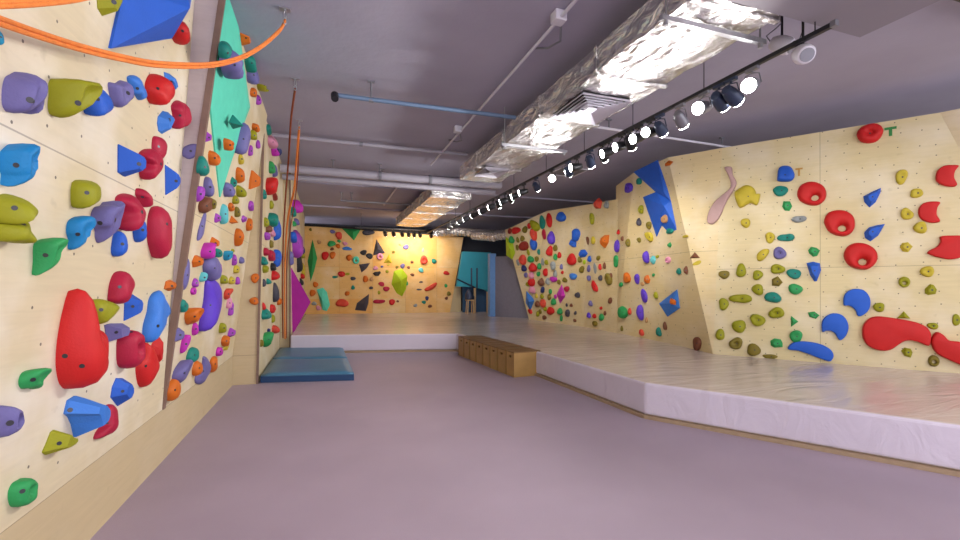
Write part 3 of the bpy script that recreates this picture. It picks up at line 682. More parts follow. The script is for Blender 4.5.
# ---------------------------------------------------------------- far right wall
VOL('R3', '506,237 513,242 515.2,253 512.3,259.5 506.5,255', '509.5,248', 'lime', .15, 'yellow-green volume on the upper left corner of the far right wall')
HO('R3', 597, 204, 8.5, 10, 'salmon', 'f', lm='coral-red block hold at the top of the far right wall')
VOL('R3', '562,284.5 565.3,296 560.3,303.5 557,294', '561.5,296', 'magenta', .12, 'small magenta pyramid volume low on the far right wall')
VOL('R3', '526.5,291 535.5,300.5 530.5,310.5 526,303', '529,302', 'sky', .18, 'blue pyramid volume near the leaning edge of the far right wall')
TAB('R3', '''509.5 231 4 5 darkred;515.5 230.5 8 6 red;524.5 229.5 5 6 moss;529 226 4 5 red;534.5 226 7 12 olive b 35;542 222.5 6 11 teal;548.5 220 6 12 red;560.5 217 9 8 blue;533 234.5 7 10 salmon;543.5 234 4 9 crimson;550.3 238 7 12 violet;
533 244.5 7 9 blue;511.3 240 5 6 green;517.5 240 3 5 moss;523.5 246.5 9 8 darkred j;522 238.5 4 5 moss;549 251 6 9 red;555 248 4 6 moss;555 257 4 5 green;538.5 252 3 5 teal;522 260 8 8 salmon;530.3 259.5 6 6 green;536.3 259 4 5 moss;
575 234.8 9 10 blue;572 243.3 8 8 blue f;582 253.7 9 8 blue f;589 259 4 5 blue;571 259.5 9 9 red;579.3 260 4 5 moss;591.5 218.5 4.5 9.5 olive;605.8 205 5 7 grey;587.5 240.5 3 7 brown;592.8 240.3 4 6 yellow;604 240.5 8 13 orange f -30;598 258 4 4 moss;
617 246 6 11 violet;532.5 267.8 7 8 red;523.5 268.5 5 6 navy;539 266.5 4 5 green;545 272 5 6 red;552.2 265.5 6 7 grey;542.3 262 3 7 grey;531 275.5 5 6 pink;525.5 275 4 4 lavender;531 282.5 7 7 red;540.5 282.3 7 8 brown f;538 274 4 4 green;
547.3 281.3 4 6 grey;553 279.3 7 5 magenta;558.5 282 4 4 moss;554.7 274 4 6 grey;532 290 6 6 pink;542.3 289.5 4 5 navy;541.5 296.5 4 4 olive;566.3 289 5 5 crimson;550 291.5 3 5 green;548.8 297.3 4 5 moss;553 302 5 6 green;555 296.5 3 4 magenta;
530 311.5 5 4 red;537 304.3 5 6 brown;542.5 303.5 6 7 salmon;550 311 7 7 red;559.5 311.5 5 6 green;567 313 5 6 charcoal;575 313 3 3 charcoal;574.5 320.5 3 3 brown;566.5 305 2 3 charcoal;571 305.3 3 3 brown;564.3 280 5 4 moss;572.5 276.5 7 6 sky;
581.3 269.3 5 6 moss;594.7 268.5 3 9 grey;588.5 278 4 5 lavender;594 286.5 5 11 red b 35;577 295 5 5 charcoal;590 303.5 4 5 lavender;588.3 315.5 4 5 violet;594 316.2 4 4 red;601 317.3 5 6 green;594.5 323.5 5 5 moss;610 275.8 4 5 brown;
604 265.8 3 6 brown;599.8 267 3 5 red;615.7 261 5 10 green;608 279.7 7 10 moss j;600 278 4 5 charcoal;609.8 300.4 4 5 brown;600.7 308 3 3 red;604.5 313.2 3 4 brown;588.5 268.5 3 6 lavender;559 255 4 5 red;546 262.5 4 4 olive;528 252.5 3 5 olive;
517 247.5 3 5 moss;517.5 262.5 3 5 grey;561 267 3 5 lavender;562 272.5 3 3 red;527 284.3 3 4 olive;536 296 3 4 yellow;545 309 3 4 olive;561 318 3 5 green;540 311.5 3 4 moss;544 317.5 4 4 brown;537.5 314 3 5 olive;584 262 3 4 lime''')
# ---------------------------------------------------------------- overhang in the middle of the right side
VOL('R2', '634,172 658,160 671.7,201 655.7,191.5', '664,193', 'blue', .06, 'upper blue triangular volume hanging at the top of the overhang')
VOL('R2', '643.5,197 656,192 671.7,201 682,238 667,230 662,225 657,236.5 650,216', '664,206', 'blue', .10, 'lower blue notched volume under the upper blue triangle')
HO('R2', 663.5, 219, 8, 8, 'tan', 'b', off=.05, lm='round tan hold on the lower blue notched volume')
VOL('R2', '659.5,303.5 677.5,289.5 680,308 668,316.5', '671,304', 'sky', .08, 'small blue diamond volume low on the overhang')
HOLDS[-1]['c'] = 'blue'
HO('R2', 672, 302, 7.5, 7.5, 'orange', 'f', off=.04, lm='orange hold on the small blue diamond volume')
TAB('R2', '''628 188 8 10 violet p;638.5 181.5 6 7 teal;668.5 163 9 6 orange f;640.5 209.5 6 8 olive p;638.5 222 5 8 charcoal;648.5 225.5 5.5 8 moss;649 237 8 9 yellow j;669 231 8 6 teal;685 236.5 6 3 yellow c;627.5 242.5 5 8 moss;638.5 240 5 5 moss;
618 232 3 5 red;622 238.5 3 5 brown;645.5 257 7 11 violet;652.5 260 6 9 aqua f;669 245 5 6 green f;667.5 260 6 6.5 pink r;694.5 256 11 7 brown t;697 263 9 4 yellow c 30;678.3 271.5 5.5 6.5 teal;685.5 270.5 5 8 brown f;626 278 8 11 orange;
636.5 279 5.5 11 violet;646.5 279.5 7 9 orange f;653 275 3.5 3 green;642 284 4 4 tan;620.5 284.5 4 5 green;643.5 296 7 14 violet;655.5 295.5 5 6 olive;622 312.5 10 13 green;629.3 311.5 4 7 salmon;639.5 312.5 8 14 violet;646 320 3.5 5 tan;
664.5 326 4.5 8 brown;658.2 332 6.5 8 teal;641 332.7 6 6 salmon;696 343.3 10.5 12 brown;621.5 328.5 3 5 moss;657 256.5 4 3 olive''')
# ---------------------------------------------------------------- nearest right wall
PG('R1', '724.7,168 731.7,167.5 733,175 736.7,183 733,192 726.7,201.7 720,217 713,224 707.5,221.7 709,212 715,202 723,195 731,186.7 728,175', 'pink', 'flat', .05, 'long pinkish-brown branch-shaped hold on the right wall')
HOLDS[-1]['c'] = 'pinkish-brown'; M_branch = mat('dusky_pink_hold_plastic', (.40, .25, .24), .5); HOLDS[-1]['o'].data.materials[0] = M_branch
PG('R1', '735,191 745,185 754,188 757,195 760,194 757,205 750,203 740,208 736,198', 'yellow', 'b', .09, 'large pale yellow lobed hold right of the branch-shaped hold')
LETTER('R1', 799, 172, 6, 8, mat('ochre_tape', (.45, .24, .05), .7), 'ochre letter T on the wall beside the blue block hold')
LETTER('R1', 890.5, 131.5, 9, 9, mat('green_tape', (.03, .22, .05), .7), 'green letter T on the wall beside the top red disc')
PG('R1', '777.5,178 779,168 785,165 792,167 794,176 791,181 784,182 778,181', 'blue', 'b', .12, 'blue block-shaped hold left of the ochre letter')
PG('R1', '797,194 800,186 808,182 817,182.5 824,187 826.5,194 824,201 817,205.5 808,205 800,201', 'red', 'r', .09, 'topmost and smallest of the three red ring holds', hole=(815, 198, .24))
PG('R1', '824,222 827,214 834,210.5 844,210.5 852,215 855,223 853,231 846,236 836,235.5 828,231', 'red', 'r', .10, 'middle one of the three red ring holds', hole=(842, 228.5, .24))
PG('R1', '843.5,256 847,247 855,243 865,243.5 874,248.5 877.5,256 875,264 867,269.5 857,269 848,265', 'red', 'r', .11, 'lowest and largest of the three red ring holds', hole=(862.5, 262, .24))
PG('R1', '856.5,134 860,127 868,123.5 877,123.5 882.5,129 882,136 876,142 867,143.5 860,141', 'red', 'p', .10, 'red dished disc hold at the very top beside the green letter')
PG('R1', '806.5,263 813,261.5 820,263 821.3,270 817,281 814.5,281.5 810,275', 'blue', 'g', .10, 'blue shield-shaped hold in the middle of the right wall')
PG('R1', '788,347 792,343 800,341.2 812,342 823,345 831,350 833.5,356 830,361 822,359 810,354.5 798,350.5 789,349.5', 'blue', 'flat', .055, 'long blue banana-shaped hold touching the mat')
PG('R1', '822,331.5 821.8,322 826,316 833,313.2 841,314.5 846.5,320 848.3,328 845.5,336 840.5,340 837.5,338 835,333.5 831,331 826,330.8', 'blue', 'flat', .055, 'lower left blue disc hold with a bitten corner')
PG('R1', '843.5,305 843.8,296 848,291 855,288.8 863,290 868.5,295.5 870.3,303 868,310.5 862,315.5 857.5,315.8 855.5,311 852,307.3 848,305.5', 'blue', 'flat', .055, 'upper right blue disc hold with a bitten corner')
PG('R1', '863.3,196 872,191.3 881.5,187.2 881,192 876,202 869.7,207.5 864.3,202', 'blue', 'g', .08, 'upper blue comet-shaped hold with a point to the right')
PG('R1', '864,232.5 869,227 877,224.8 885.5,223.5 878.5,235.5 870.4,241.5 864.8,237.7', 'blue', 'g', .08, 'lower blue comet-shaped hold with a point to the right')
PG('R1', '935.3,177 937.5,170.5 943,166.5 950,165.5 958,166.2 954.5,171.5 953.5,178 956.5,185.5 949,187 941,185 936.5,181.5', 'red', 'flat', .055, 'topmost red crescent hold near the right picture edge')
PG('R1', '917.8,212 920,206 925,202.8 932,201.8 939.5,202.7 936.8,208 936.2,215 939.5,221.5 932,223 924.5,221.5 919.5,217.5', 'red', 'flat', .055, 'middle red crescent hold open to the right')
PG('R1', '927,253 930,250 936,247 940,242 940,236.8 950,235.8 966,237 970,248 964,256 951,259.5 938,257.5 930,255', 'red', 'flat', .055, 'red shark-shaped hold cut by the right picture edge')
PG('R1', '862,333 863,325 868,319 876,316.3 886,317 900,319 915,322 925,326.5 929.5,332 930.3,338 928,345.5 919,342.5 911,340.3 904,340.8 897,345 890,349.5 880,350.3 870,347 864,341', 'red', 'flat', .08, 'huge red bean-shaped hold low on the right wall')
PG('R1', '930.5,343 932,336 936.5,331.8 943,335 948,340 958,341.5 972,345 985,352 988,364 975,369 962,365.5 948,359.5 936,353', 'red', 'flat', .08, 'red bean-shaped hold low at the right picture edge')
TAB('R1', '''745.5 223 8 8 yellow j;780.5 190.5 14 8.5 teal;787 205.5 9 10 green f;799 219 12 7.5 grey d;770 237.5 9 9 yellow p;786 237.5 14 8.5 teal d;779.5 253 12 10 lavender p;762.5 254.5 9 11 yellow b -40;814 251.5 11 8.5 green f;
741 270.5 9.5 10.5 olive;757.5 275 9.5 8 olive;777.5 269 12 9 olive p;794 273.5 12.5 8.5 teal;776.5 281.5 12 9 moss f;757.5 289.5 11 9 olive;795.5 289 13 8.5 green;773 297.5 14 9.5 teal;740.5 298.5 19 10 olive d;724 274.5 9 7.5 moss;723.5 304 9.5 9.5 olive;
776.5 313 13 10 olive p;757.5 320 13.5 10 olive p;739 326.5 11.5 12 olive;720 335 9 9 olive;736 343.5 12 10 moss p;753.5 350 13 9.5 moss;770 356.7 14 4 moss c;793.5 321.5 12 6 green t -90;813.5 315 10.5 7 green f;796 336.5 12 9.5 green j;776.5 343.5 13 8.5 green f;
901.5 177 11.5 11 yellow j;917 193 11 11 yellow d 90;907 214 11.5 10 yellow p;920.5 228 13 9 yellow j;906.5 247 11 10 yellow f;927.5 271.5 12 10 yellow p;904.5 282 11 9.5 olive r;931 290 13 9 olive f;879 307.5 11 7 olive j;904 316 12 7 olive t;
933 326 10 6 olive p;956.5 320 7.5 9 olive j;907.5 352.5 11 9 olive f;934 361 11 10 moss r''')
# ---------------------------------------------------------------- ceiling: ducts
def duct(x0, x1, y0, y1, z0, z1, label):
    t = empty('foil_duct', ((x0+x1)/2, y0, z1), label, 'duct', 'foil-wrapped air ducts')
    rnd = random.Random(int(y0*10)); nx, ny, nz = 7, int((y1-y0)*5), 3
    vs = []; fs = []; prof = []
    for i in range(nx+1): prof.append((x0+(x1-x0)*i/nx, z0))
    for k in range(1, nz+1): prof.append((x1, z0+(z1-z0)*k/nz))
    for i in range(1, nx+1): prof.append((x1-(x1-x0)*i/nx, z1))
    for k in range(1, nz): prof.append((x0, z1-(z1-z0)*k/nz))
    m = len(prof)
    for j in range(ny+1):
        y = y0+(y1-y0)*j/ny
        for x, z in prof:
            dz = rnd.uniform(-.014, .014) if z == z0 else 0
            if z == z0 and x0 < x < x1: dz -= .02*math.sin(math.pi*(x-x0)/(x1-x0))
            vs.append(Vector((x+rnd.uniform(-.008, .008), y, z+dz)))
    for j in range(ny):
        for i in range(m): fs.append((j*m+i, j*m+(i+1) % m, (j+1)*m+(i+1) % m, (j+1)*m+i))
    fs += [tuple(range(m))[::-1], tuple(ny*m+i for i in range(m))]
    me = mesh(vs, fs, False); link('duct_body', me, M_foil, t)
    for y in [y0+.05+1.22*k for k in range(int((y1-y0)/1.22)+1)]:
        b = MB()
        for a, c in (((x0-.02, y, z0-.03), (x1+.02, y+.045, z0-.012)), ((x0-.022, y, z0-.03), (x0-.008, y+.045, z1)), ((x1+.008, y, z0-.03), (x1+.022, y+.045, z1))): b.box(a, c)
        b.build('joint_flange', M_foil, t)
    return t
duct(2.53, 3.36, 2.47, 8.5, 3.6, 3.86, 'long silver foil-wrapped air duct with two vents along the ceiling')
duct(2.38, 3.36, 10.3, 16.0, 3.62, 3.9, 'far silver foil-wrapped duct beyond the thick cross pipe')
def bracket(y, x0, x1, z, label):
    t = empty('duct_bracket', ((x0+x1)/2, y, ZC), label, 'bracket', 'steel brackets under the foil duct')
    MB().box((x0, y-.02, z-.04), (x1, y+.02, z)).build('cross_bar', M_steel, t)
    for x in (x0+.05, x1-.05):
        MB().tube([(x, y, z-.06), (x, y, ZC)], .008, 8).build('threaded_rod', M_steel, t)
        MB().tube([(x, y, z-.075), (x, y, z-.04)], .02, 6).build('nut', M_steel, t)
bracket(2.75, 2.42, 3.5, 3.565, 'nearest galvanised bracket bar carrying the foil duct, close to the grey bulkhead')
bracket(6.0, 2.42, 3.5, 3.565, 'galvanised bracket bar under the foil duct beyond the big louvre')
def diffuser(x0, x1, y0, y1, z, label, nrm=5):
    t = empty('air_diffuser', ((x0+x1)/2, (y0+y1)/2, z), label, 'vent', 'square ceiling vents in the duct')
    cx, cy = (x0+x1)/2, (y0+y1)/2
    for k in range(nrm):
        s0 = 1-k*.16; s1 = s0-.09; hx, hy = (x1-x0)/2, (y1-y0)/2; zz = z-.035+.012*0
        b = MB()
        o = [(-hx*s0, -hy*s0), (hx*s0, -hy*s0), (hx*s0, hy*s0), (-hx*s0, hy*s0)]; i = [(a*s1/s0, c*s1/s0) for a, c in o]
        vs = [Vector((cx+a, cy+c, z-.045)) for a, c in o]+[Vector((cx+a, cy+c, z-.012)) for a, c in i]+[Vector((cx+a, cy+c, z-.039)) for a, c in o]+[Vector((cx+a, cy+c, z-.006)) for a, c in i]
        for q in range(4):
            w_ = (q+1) % 4
            b.add([vs[q], vs[w_], vs[4+w_], vs[4+q], vs[8+q], vs[8+w_], vs[12+w_], vs[12+q]], [(0,1,2,3),(7,6,5,4),(0,4,5,1),(3,2,6,7),(1,5,6,2),(0,3,7,4)])
        b.build('frame' if k == 0 else 'louvre', M_white, t)
    MB().box((cx-.06, cy-.06, z-.045), (cx+.06, cy+.06, z-.03)).build('centre_plate', M_white, t)
    MB().box((x0+.02, y0+.02, z-.006), (x1-.02, y1-.02, z)).build('neck', M_black, t)
diffuser(2.60, 3.24, 4.12, 4.85, 3.585, 'big white square louvre vent under the long foil duct')
diffuser(2.64, 3.1, 7.3, 7.9, 3.585, 'smaller square louvre vent at the far end of the long foil duct')
# dropped grey bulkhead at the upper right
M_bulk = mat('grey_plaster_bulkhead', (.25, .225, .26), .8, 0, .06, 2, .1, 20)
tag(MB().box((2.35, -1.5, 3.56), (4.2, 2.45, ZC)).build('ceiling_bulkhead', M_bulk), kind='structure')
# pipes and beams across the ceiling
def pipe(name, pts, r, m, label, cat='pipe', hangers=(), group='pipes across the ceiling', clamps=()):
    t = empty(name, pts[0], label, cat, group)
    MB().tube(pts, r, 12).build('tube', m, t, smooth=True)
    for h in hangers:
        h = Vector(h)
        MB().tube([h, (h.x, h.y, ZC)], .012, 8).build('hanger_rod', M_greymetal, t)
        MB().box((h.x-.045, h.y-.02, ZC-.02), (h.x+.045, h.y+.02, ZC)).build('hanger_plate', M_greymetal, t)
    for c in clamps:
        c = Vector(c); MB().tube([c-Vector((.03, 0, 0)), c+Vector((.03, 0, 0))], r*1.25, 12).build('clamp', M_greymetal, t)
M_bluepipe = mat('blue_grey_pipe', (.13, .20, .32), .45, .1, .1, 6, 0)
pipe('sprinkler_pipe', [(.12, 5.8, 3.86), (.2, 5.8, 3.86), (2.53, 5.75, 3.86)], .028, M_bluepipe, 'blue-grey pipe with open dark end fitting, nearest across the ceiling', hangers=[(.55, 5.8, 3.86)], clamps=[(.55, 5.8, 3.86)])
mb = MB().tube([(.11, 5.8, 3.86), (.11, 5.74, 3.79)], [.05, .045], 12); 
tag(mb.build('pipe_end_fitting', M_black), 'black round fitting at the open end of the blue-grey pipe', 'pipe fitting')
pipe('ceiling_pipe', [(-.85, 8.2, 4.02), (2.6, 8.2, 4.02)], .035, M_pipe, 'thin grey pipe between the blue-grey pipe and the thick cross pipe', hangers=[], clamps=[(.6, 8.2, 4.02)])
pipe('ceiling_pipe', [(-.85, 9.7, 3.84), (3.9, 9.7, 3.84)], .085, M_pipe, 'thick painted cross pipe, front one of the pair below the ceiling', hangers=[(.15, 9.7, 3.84), (1.1, 9.7, 3.84)], clamps=[(1.1, 9.7, 3.84), (2.2, 9.7, 3.84)])
pipe('ceiling_pipe', [(-.85, 10.1, 3.76), (3.9, 10.1, 3.76)], .06, M_pipe, 'thinner painted cross pipe behind the thick front one', hangers=[(1.2, 10.1, 3.76)])
pipe('ceiling_pipe', [(.4, 13.0, 3.86), (2.4, 13.0, 3.86)], .025, M_greymetal, 'short thin pipe on two hangers near the end wall', hangers=[(.7, 13.0, 3.86), (.42, 13.0, 3.86)])
pipe('conduit', [(2.1, 1.5, 4.03), (2.1, 9.2, 4.03)], .017, M_white, 'pale straight conduit running along the ceiling left of the duct', 'conduit', group='pale ceiling conduits')
pipe('conduit', [(1.75, 11.4, 4.03), (1.75, 14.3, 4.03)], .022, M_white, 'short pale conduit far along the ceiling beyond the cross pipes', 'conduit', group='pale ceiling conduits')
pipe('conduit', [(3.9, 5.9, 3.95), (6.9, 6.0, 3.95)], .02, M_white, 'pale pipe across the ceiling above the blue overhang volumes', 'conduit', hangers=[(4.2, 5.91, 3.95), (6.6, 5.99, 3.95)], group='pale ceiling conduits')
def jbox(x, y, label):
    t = empty('junction_box', (x, y, ZC-.06), label, 'junction box', 'junction boxes on the conduit')
    MB().box((x-.06, y-.06, ZC-.1), (x+.06, y+.06, ZC)).build('box_body', M_white, t, bevel=.01)
    MB().tube([(x+.04, y+.03, ZC-.07), (x+.12, y+.18, ZC-.16), (x+.1, y+.4, ZC-.12), (x+.02, y+.62, ZC-.03)], .012, 8).build('flex_cable', M_greymetal, t, smooth=True)
jbox(2.1, 3.75, 'white junction box on the pale conduit, nearer one')
jbox(2.05, 7.0, 'white junction box with looped cable, farther one near the small vent')
for i, (y, d, h) in enumerate(((11.9, .2, .04), (15.4, .25, .05))):
    tag(MB().box((-.74, y, ZC-h), (9, y+d, ZC)).build('ceiling_beam', M_ceil), kind='structure')
# dark cable tray high at the right corner
t = empty('cable_tray', (5.2, 2.2, 3.9), 'dark cable tray at the top right corner of the ceiling', 'cable tray')
MB().box((4.75, 2.0, 3.93), (6.3, 2.25, 3.95)).build('tray_base', M_black, t)
MB().box((4.75, 2.0, 3.95), (6.3, 2.02, 4.0)).build('side_rail', M_black, t); MB().box((4.75, 2.23, 3.95), (6.3, 2.25, 4.0)).build('side_rail', M_black, t)
for k in range(4): MB().tube([(4.75, 2.05+.045*k, 3.965), (6.3, 2.05+.045*k, 3.965)], .014, 8).build('cable', M_navy, t)
for x in (4.9, 6.1): MB().tube([(x, 2.12, 3.95), (x, 2.12, ZC)], .008, 6).build('hanger_rod', M_steel, t)
# ---------------------------------------------------------------- track with spotlights
XT, ZT = 3.62, 3.45
t = empty('lighting_track', (XT, 2.3, ZT), 'long black ceiling track carrying the row of spotlights', 'lighting track')
MB().box((XT-.018, 2.28, ZT), (XT+.018, 16.4, ZT+.034)).build('rail', M_black, t)
MB().box((XT-.02, 2.26, ZT-.004), (XT+.02, 2.30, ZT+.04)).build('end_cap', M_greymetal, t)
for y in (2.42, 3.5, 4.6, 5.7, 6.9, 8.3, 11.2, 12.6, 14.2, 15.8): MB().tube([(XT, y, ZT+.03), (XT, y, ZC)], .005, 6).build('suspension_wire', M_black, t)
def T(px, py):     # y along the track of the point seen at photo column px
    return P(px, py, X=XT).y
NLAMP = 0
def spot(loc, aim, label, body=M_black, size=1.0, power=None, group='spotlights on the long track', cat='spotlight', cone=75, drop=.15, col=(1, .97, .93), light=True, name='track_spotlight'):
    loc = Vector(loc); aim = Vector(aim)
    t = empty(name, loc, label, cat, group)
    piv = loc-Vector((0, 0, drop)); d = (aim-piv).normalized(); s = size
    side = d.cross(Vector((0, 0, 1))).normalized()
    MB().box((loc.x-.018, loc.y-.06, loc.z-.03), (loc.x+.018, loc.y+.06, loc.z)).build('adapter', body, t)
    MB().tube([loc-Vector((0, 0, .03)), loc-Vector((0, 0, .05))], .012, 8).build('stem', body, t)
    for sg in (-1, 1):
        MB().tube([loc-Vector((0, 0, .045)), loc-Vector((0, 0, .06))+side*sg*.045*s, piv+side*sg*.062*s], .006, 6).build('yoke_arm', body, t)
    b = MB().tube([piv-d*.075*s, piv-d*.07*s, piv-d*.02*s, piv+d*.06*s, piv+d*.085*s, piv+d*.09*s], [.02*s, .036*s, .05*s, .056*s, .056*s, .052*s], 18)
    lb_ = b.build('lamp_body', body, t, smooth=True)
    MB().tube([piv+d*.088*s, piv+d*.096*s], .051*s, 18).build('lens', M_lens, lb_)
    if light:
        l = bpy.data.lights.new('spot_light', 'SPOT'); l.energy = power or SPOT_POWER; l.spot_size = math.radians(cone); l.spot_blend = .8; l.shadow_soft_size = .04; l.color = col
        o = bpy.data.objects.new('spot_light', l); C.objects.link(o); o.parent = t
        o.matrix_parent_inverse = pmat(t).inverted(); o.matrix_basis = Matrix.Translation(piv+d*.11*s) @ d.to_track_quat('-Z', 'Y').to_matrix().to_4x4()
def aimX(x, y, z): return (x, y, z)
ordn = ['first', 'second', 'third', 'fourth', 'fifth', 'sixth', 'seventh', 'eighth', 'ninth', 'tenth', 'eleventh', 'twelfth', 'thirteenth', 'fourteenth', 'fifteenth', 'sixteenth', 'seventeenth']
def kk(px): return T(px, 28+.513*(830-px))
# lit faces turned towards the left walls and the viewer
LW = [(752, (-.2, 1.2, 1.6), M_greymetal, 'grey spotlight with glowing face, nearest lit one on the track'),
      (704, (-1.1, 2.4, 1.7), M_greymetal, 'second lit spotlight from the near end, grey housing'),
      (651, (-1.1, 3.2, 2.2), M_black, 'lit spotlight beside the dark blue spotlight, right one of a close pair'),
      (639, (-1.1, 4.2, 1.8), M_black, 'lit spotlight, left one of the close pair near the dark blue spotlight'),
      (622, (-1.1, 5.4, 2.0), M_black, 'lit spotlight standing singly left of the close pair'),
      (609, (-1.1, 6.4, 1.6), M_black, 'lit spotlight just above the square ceiling hatch'),
      (577, (-1.1, 7.0, 2.4), M_black, 'lit spotlight to the right of the starburst lamp'),
      (552, (.0, 0, 1.5), M_black, 'dazzling lamp pointing straight at the viewer in mid-track'),
      (524, (-.9, 9.4, 2.0), M_black, 'lit spotlight left of the dazzling lamp, upper of a pair'),
      (516, (-.9, 10.0, 1.8), M_black, 'lit spotlight left of the dazzling lamp, lower of a pair')]
for px, a, m, lb in LW:
    spot((XT, kk(px), ZT), a, lb, m, 1.2 if px > 700 else 1.1, power=SPOT_POWER*(.5 if px == 552 else 1.5), cone=125)
far = [(505, (-.7, 11.5, 1.6)), (493, (-.7, 13, 2.0)), (484, (-.7, 14, 1.6)), (475, (0, 17.5, 1.8)), (467, (1, 17.8, 2.2)), (461, (2, 17.8, 2)), (455, (3, 17.8, 2.2)), (450, (3.6, 17.6, 1.8))]
for i, (px, a) in enumerate(far):
    spot((XT, kk(px), ZT), a, ordn[i]+' small glowing spotlight counted from the dazzling lamp towards the end wall', M_black, 1.2, power=SPOT_POWER*1.1, cone=110, col=(1, .9, .75) if i > 3 else (1, .96, .9))
# backs turned to the viewer: they light the right walls
RW = [(731, (7.1, 3.9, 2.0), M_navy, 'dark blue upright spotlight next to the dark blue tilted one'),
      (719, (6.6, 4.4, 2.4), M_navy, 'dark blue tilted spotlight between two lit grey ones'),
      (680, (6.2, 5.0, 1.8), M_greymetal, 'round dark grey unlit-looking spotlight seen from behind'),
      (660, (6.1, 5.6, 2.4), M_navy, 'dark blue spotlight seen from behind above the blue volumes'),
      (630, (5.9, 6.4, 2.0), M_black, 'black spotlight turned to the overhang, nearest of the black ones'),
      (603, (5.9, 7.2, 2.2), M_black, 'black spotlight turned away over the ceiling hatch'),
      (590, (6.0, 8.0, 1.6), M_navy, 'bulky dark spotlight between two lit ones right of the dazzling lamp'),
      (568, (6.3, 9.0, 2.2), M_navy, 'dark spotlight directly right of the dazzling lamp'),
      (536, (6.2, 10.0, 2.0), M_navy, 'dark spotlight directly left of the dazzling lamp'),
      (510, (6.1, 11.2, 2.2), M_black, 'black spotlight facing the crowded far right wall, nearer one'),
      (498, (6.0, 12.2, 1.8), M_black, 'black spotlight facing the crowded far right wall, farther one')]
for px, a, m, lb in RW:
    spot((XT, kk(px), ZT), a, lb, m, 1.25 if px > 700 else 1.15, power=SPOT_POWER*(.75 if px > 640 else 1.9), cone=52, col=(1, .94, .84))
# pale egg-shaped loudspeakers at the near end of the track
for (px, py, lb, ang) in ((782, 45, 'pale lilac egg-shaped loudspeaker left of the track end', .5), (803, 54, 'pale lilac loudspeaker right of the track, lower one', -.6)):
    c = P(px, py, Y=2.85 if px < 790 else 2.55)
    t = empty('loudspeaker', (c.x, c.y, ZC), lb, 'loudspeaker', 'pale loudspeakers at the track end')
    d = Vector((math.sin(ang)*.8, -.7, -.5)).normalized()
    spb = MB().tube([c-d*.10, c-d*.095, c-d*.06, c, c+d*.05, c+d*.075, c+d*.08], [.02, .045, .065, .078, .074, .064, .05], 20).build('speaker_body', M_white, t, smooth=True)
    MB().tube([c+d*.081, c+d*.086], .052, 20).build('grille', M_greymetal, spb)
    MB().tube([c+Vector((0, 0, .04)), (c.x, c.y, ZC)], .010, 8).build('mounting_pole', M_black, t)
    MB().tube([c-d*.1, c-d*.14+Vector((0, 0, .05)), c-d*.05+Vector((0, 0, .14)), (c.x, c.y, c.z+.2)], .004, 6).build('cable', M_black, t)
# cross track in front of the end wall with black spotlights
t = empty('lighting_track', (1.0, 16.0, 3.5), 'short black track crossing in front of the end wall', 'lighting track')
MB().box((1.0, 16.28, 3.52), (3.5, 16.32, 3.56)).build('rail', M_black, t)
for x in (1.2, 3.0): MB().tube([(x, 16.3, 3.55), (x, 16.3, ZC)], .006, 6).build('suspension_wire', M_black, t)
for i, px in enumerate((385, 393.5, 402, 408.5, 414, 420, 431)):
    x = P(px, 236, Y=16.3).x
    spot((x, 16.3, 3.52), (x+.3, 17.3, 3.0), ordn[i]+' small black spotlight from the left on the cross track', M_black, 1.35, power=34, group='spotlights on the cross track', col=(1, .84, .6), cone=95)
# square ceiling hatch outline
t = empty('ceiling_hatch', (4.8, 6.9, ZC), 'square ceiling hatch with pale frame above the far right wall', 'ceiling hatch')
hx0, hx1, hy0, hy1 = 4.9, 5.6, 8.6, 9.3
b = MB()
for lo, hi in (((hx0, hy0, ZC-.02), (hx1, hy0+.04, ZC)), ((hx0, hy1-.04, ZC-.02), (hx1, hy1, ZC)), ((hx0, hy0, ZC-.02), (hx0+.04, hy1, ZC)), ((hx1-.04, hy0, ZC-.02), (hx1, hy1, ZC))): b.box(lo, hi)
b.build('hatch_frame', M_white, t)
MB().box((hx0+.04, hy0+.04, ZC-.012), (hx1-.04, hy1-.04, ZC)).build('hatch_panel', M_greymetal, t)
# flexible foil duct at the far end
for (pts, r, lb) in (([(3.9, 16.6, 3.5), (4.9, 16.3, 3.55), (6.0, 16.0, 3.45), (7.2, 15.6, 3.5)], .16, 'crinkled flexible foil hose across the far end above the passage'),
                     ([(5.2, 15.6, 3.35), (5.6, 14.6, 3.2), (6.2, 13.8, 3.3), (7.0, 13.2, 3.5)], .17, 'second flexible foil hose hanging lower above the passage')):
    q = []
    P4 = [Vector(p) for p in pts]
    for i in range(len(P4)-1):
        for k in range(14): q.append(P4[i].lerp(P4[i+1], k/14))
    q.append(P4[-1])
    o = MB().tube(q, [r*(1+.08*math.cos(i*math.pi)) for i in range(len(q))], 14).build('flexible_duct', M_foil); tag(o, lb, 'duct', 'flexible foil hoses')
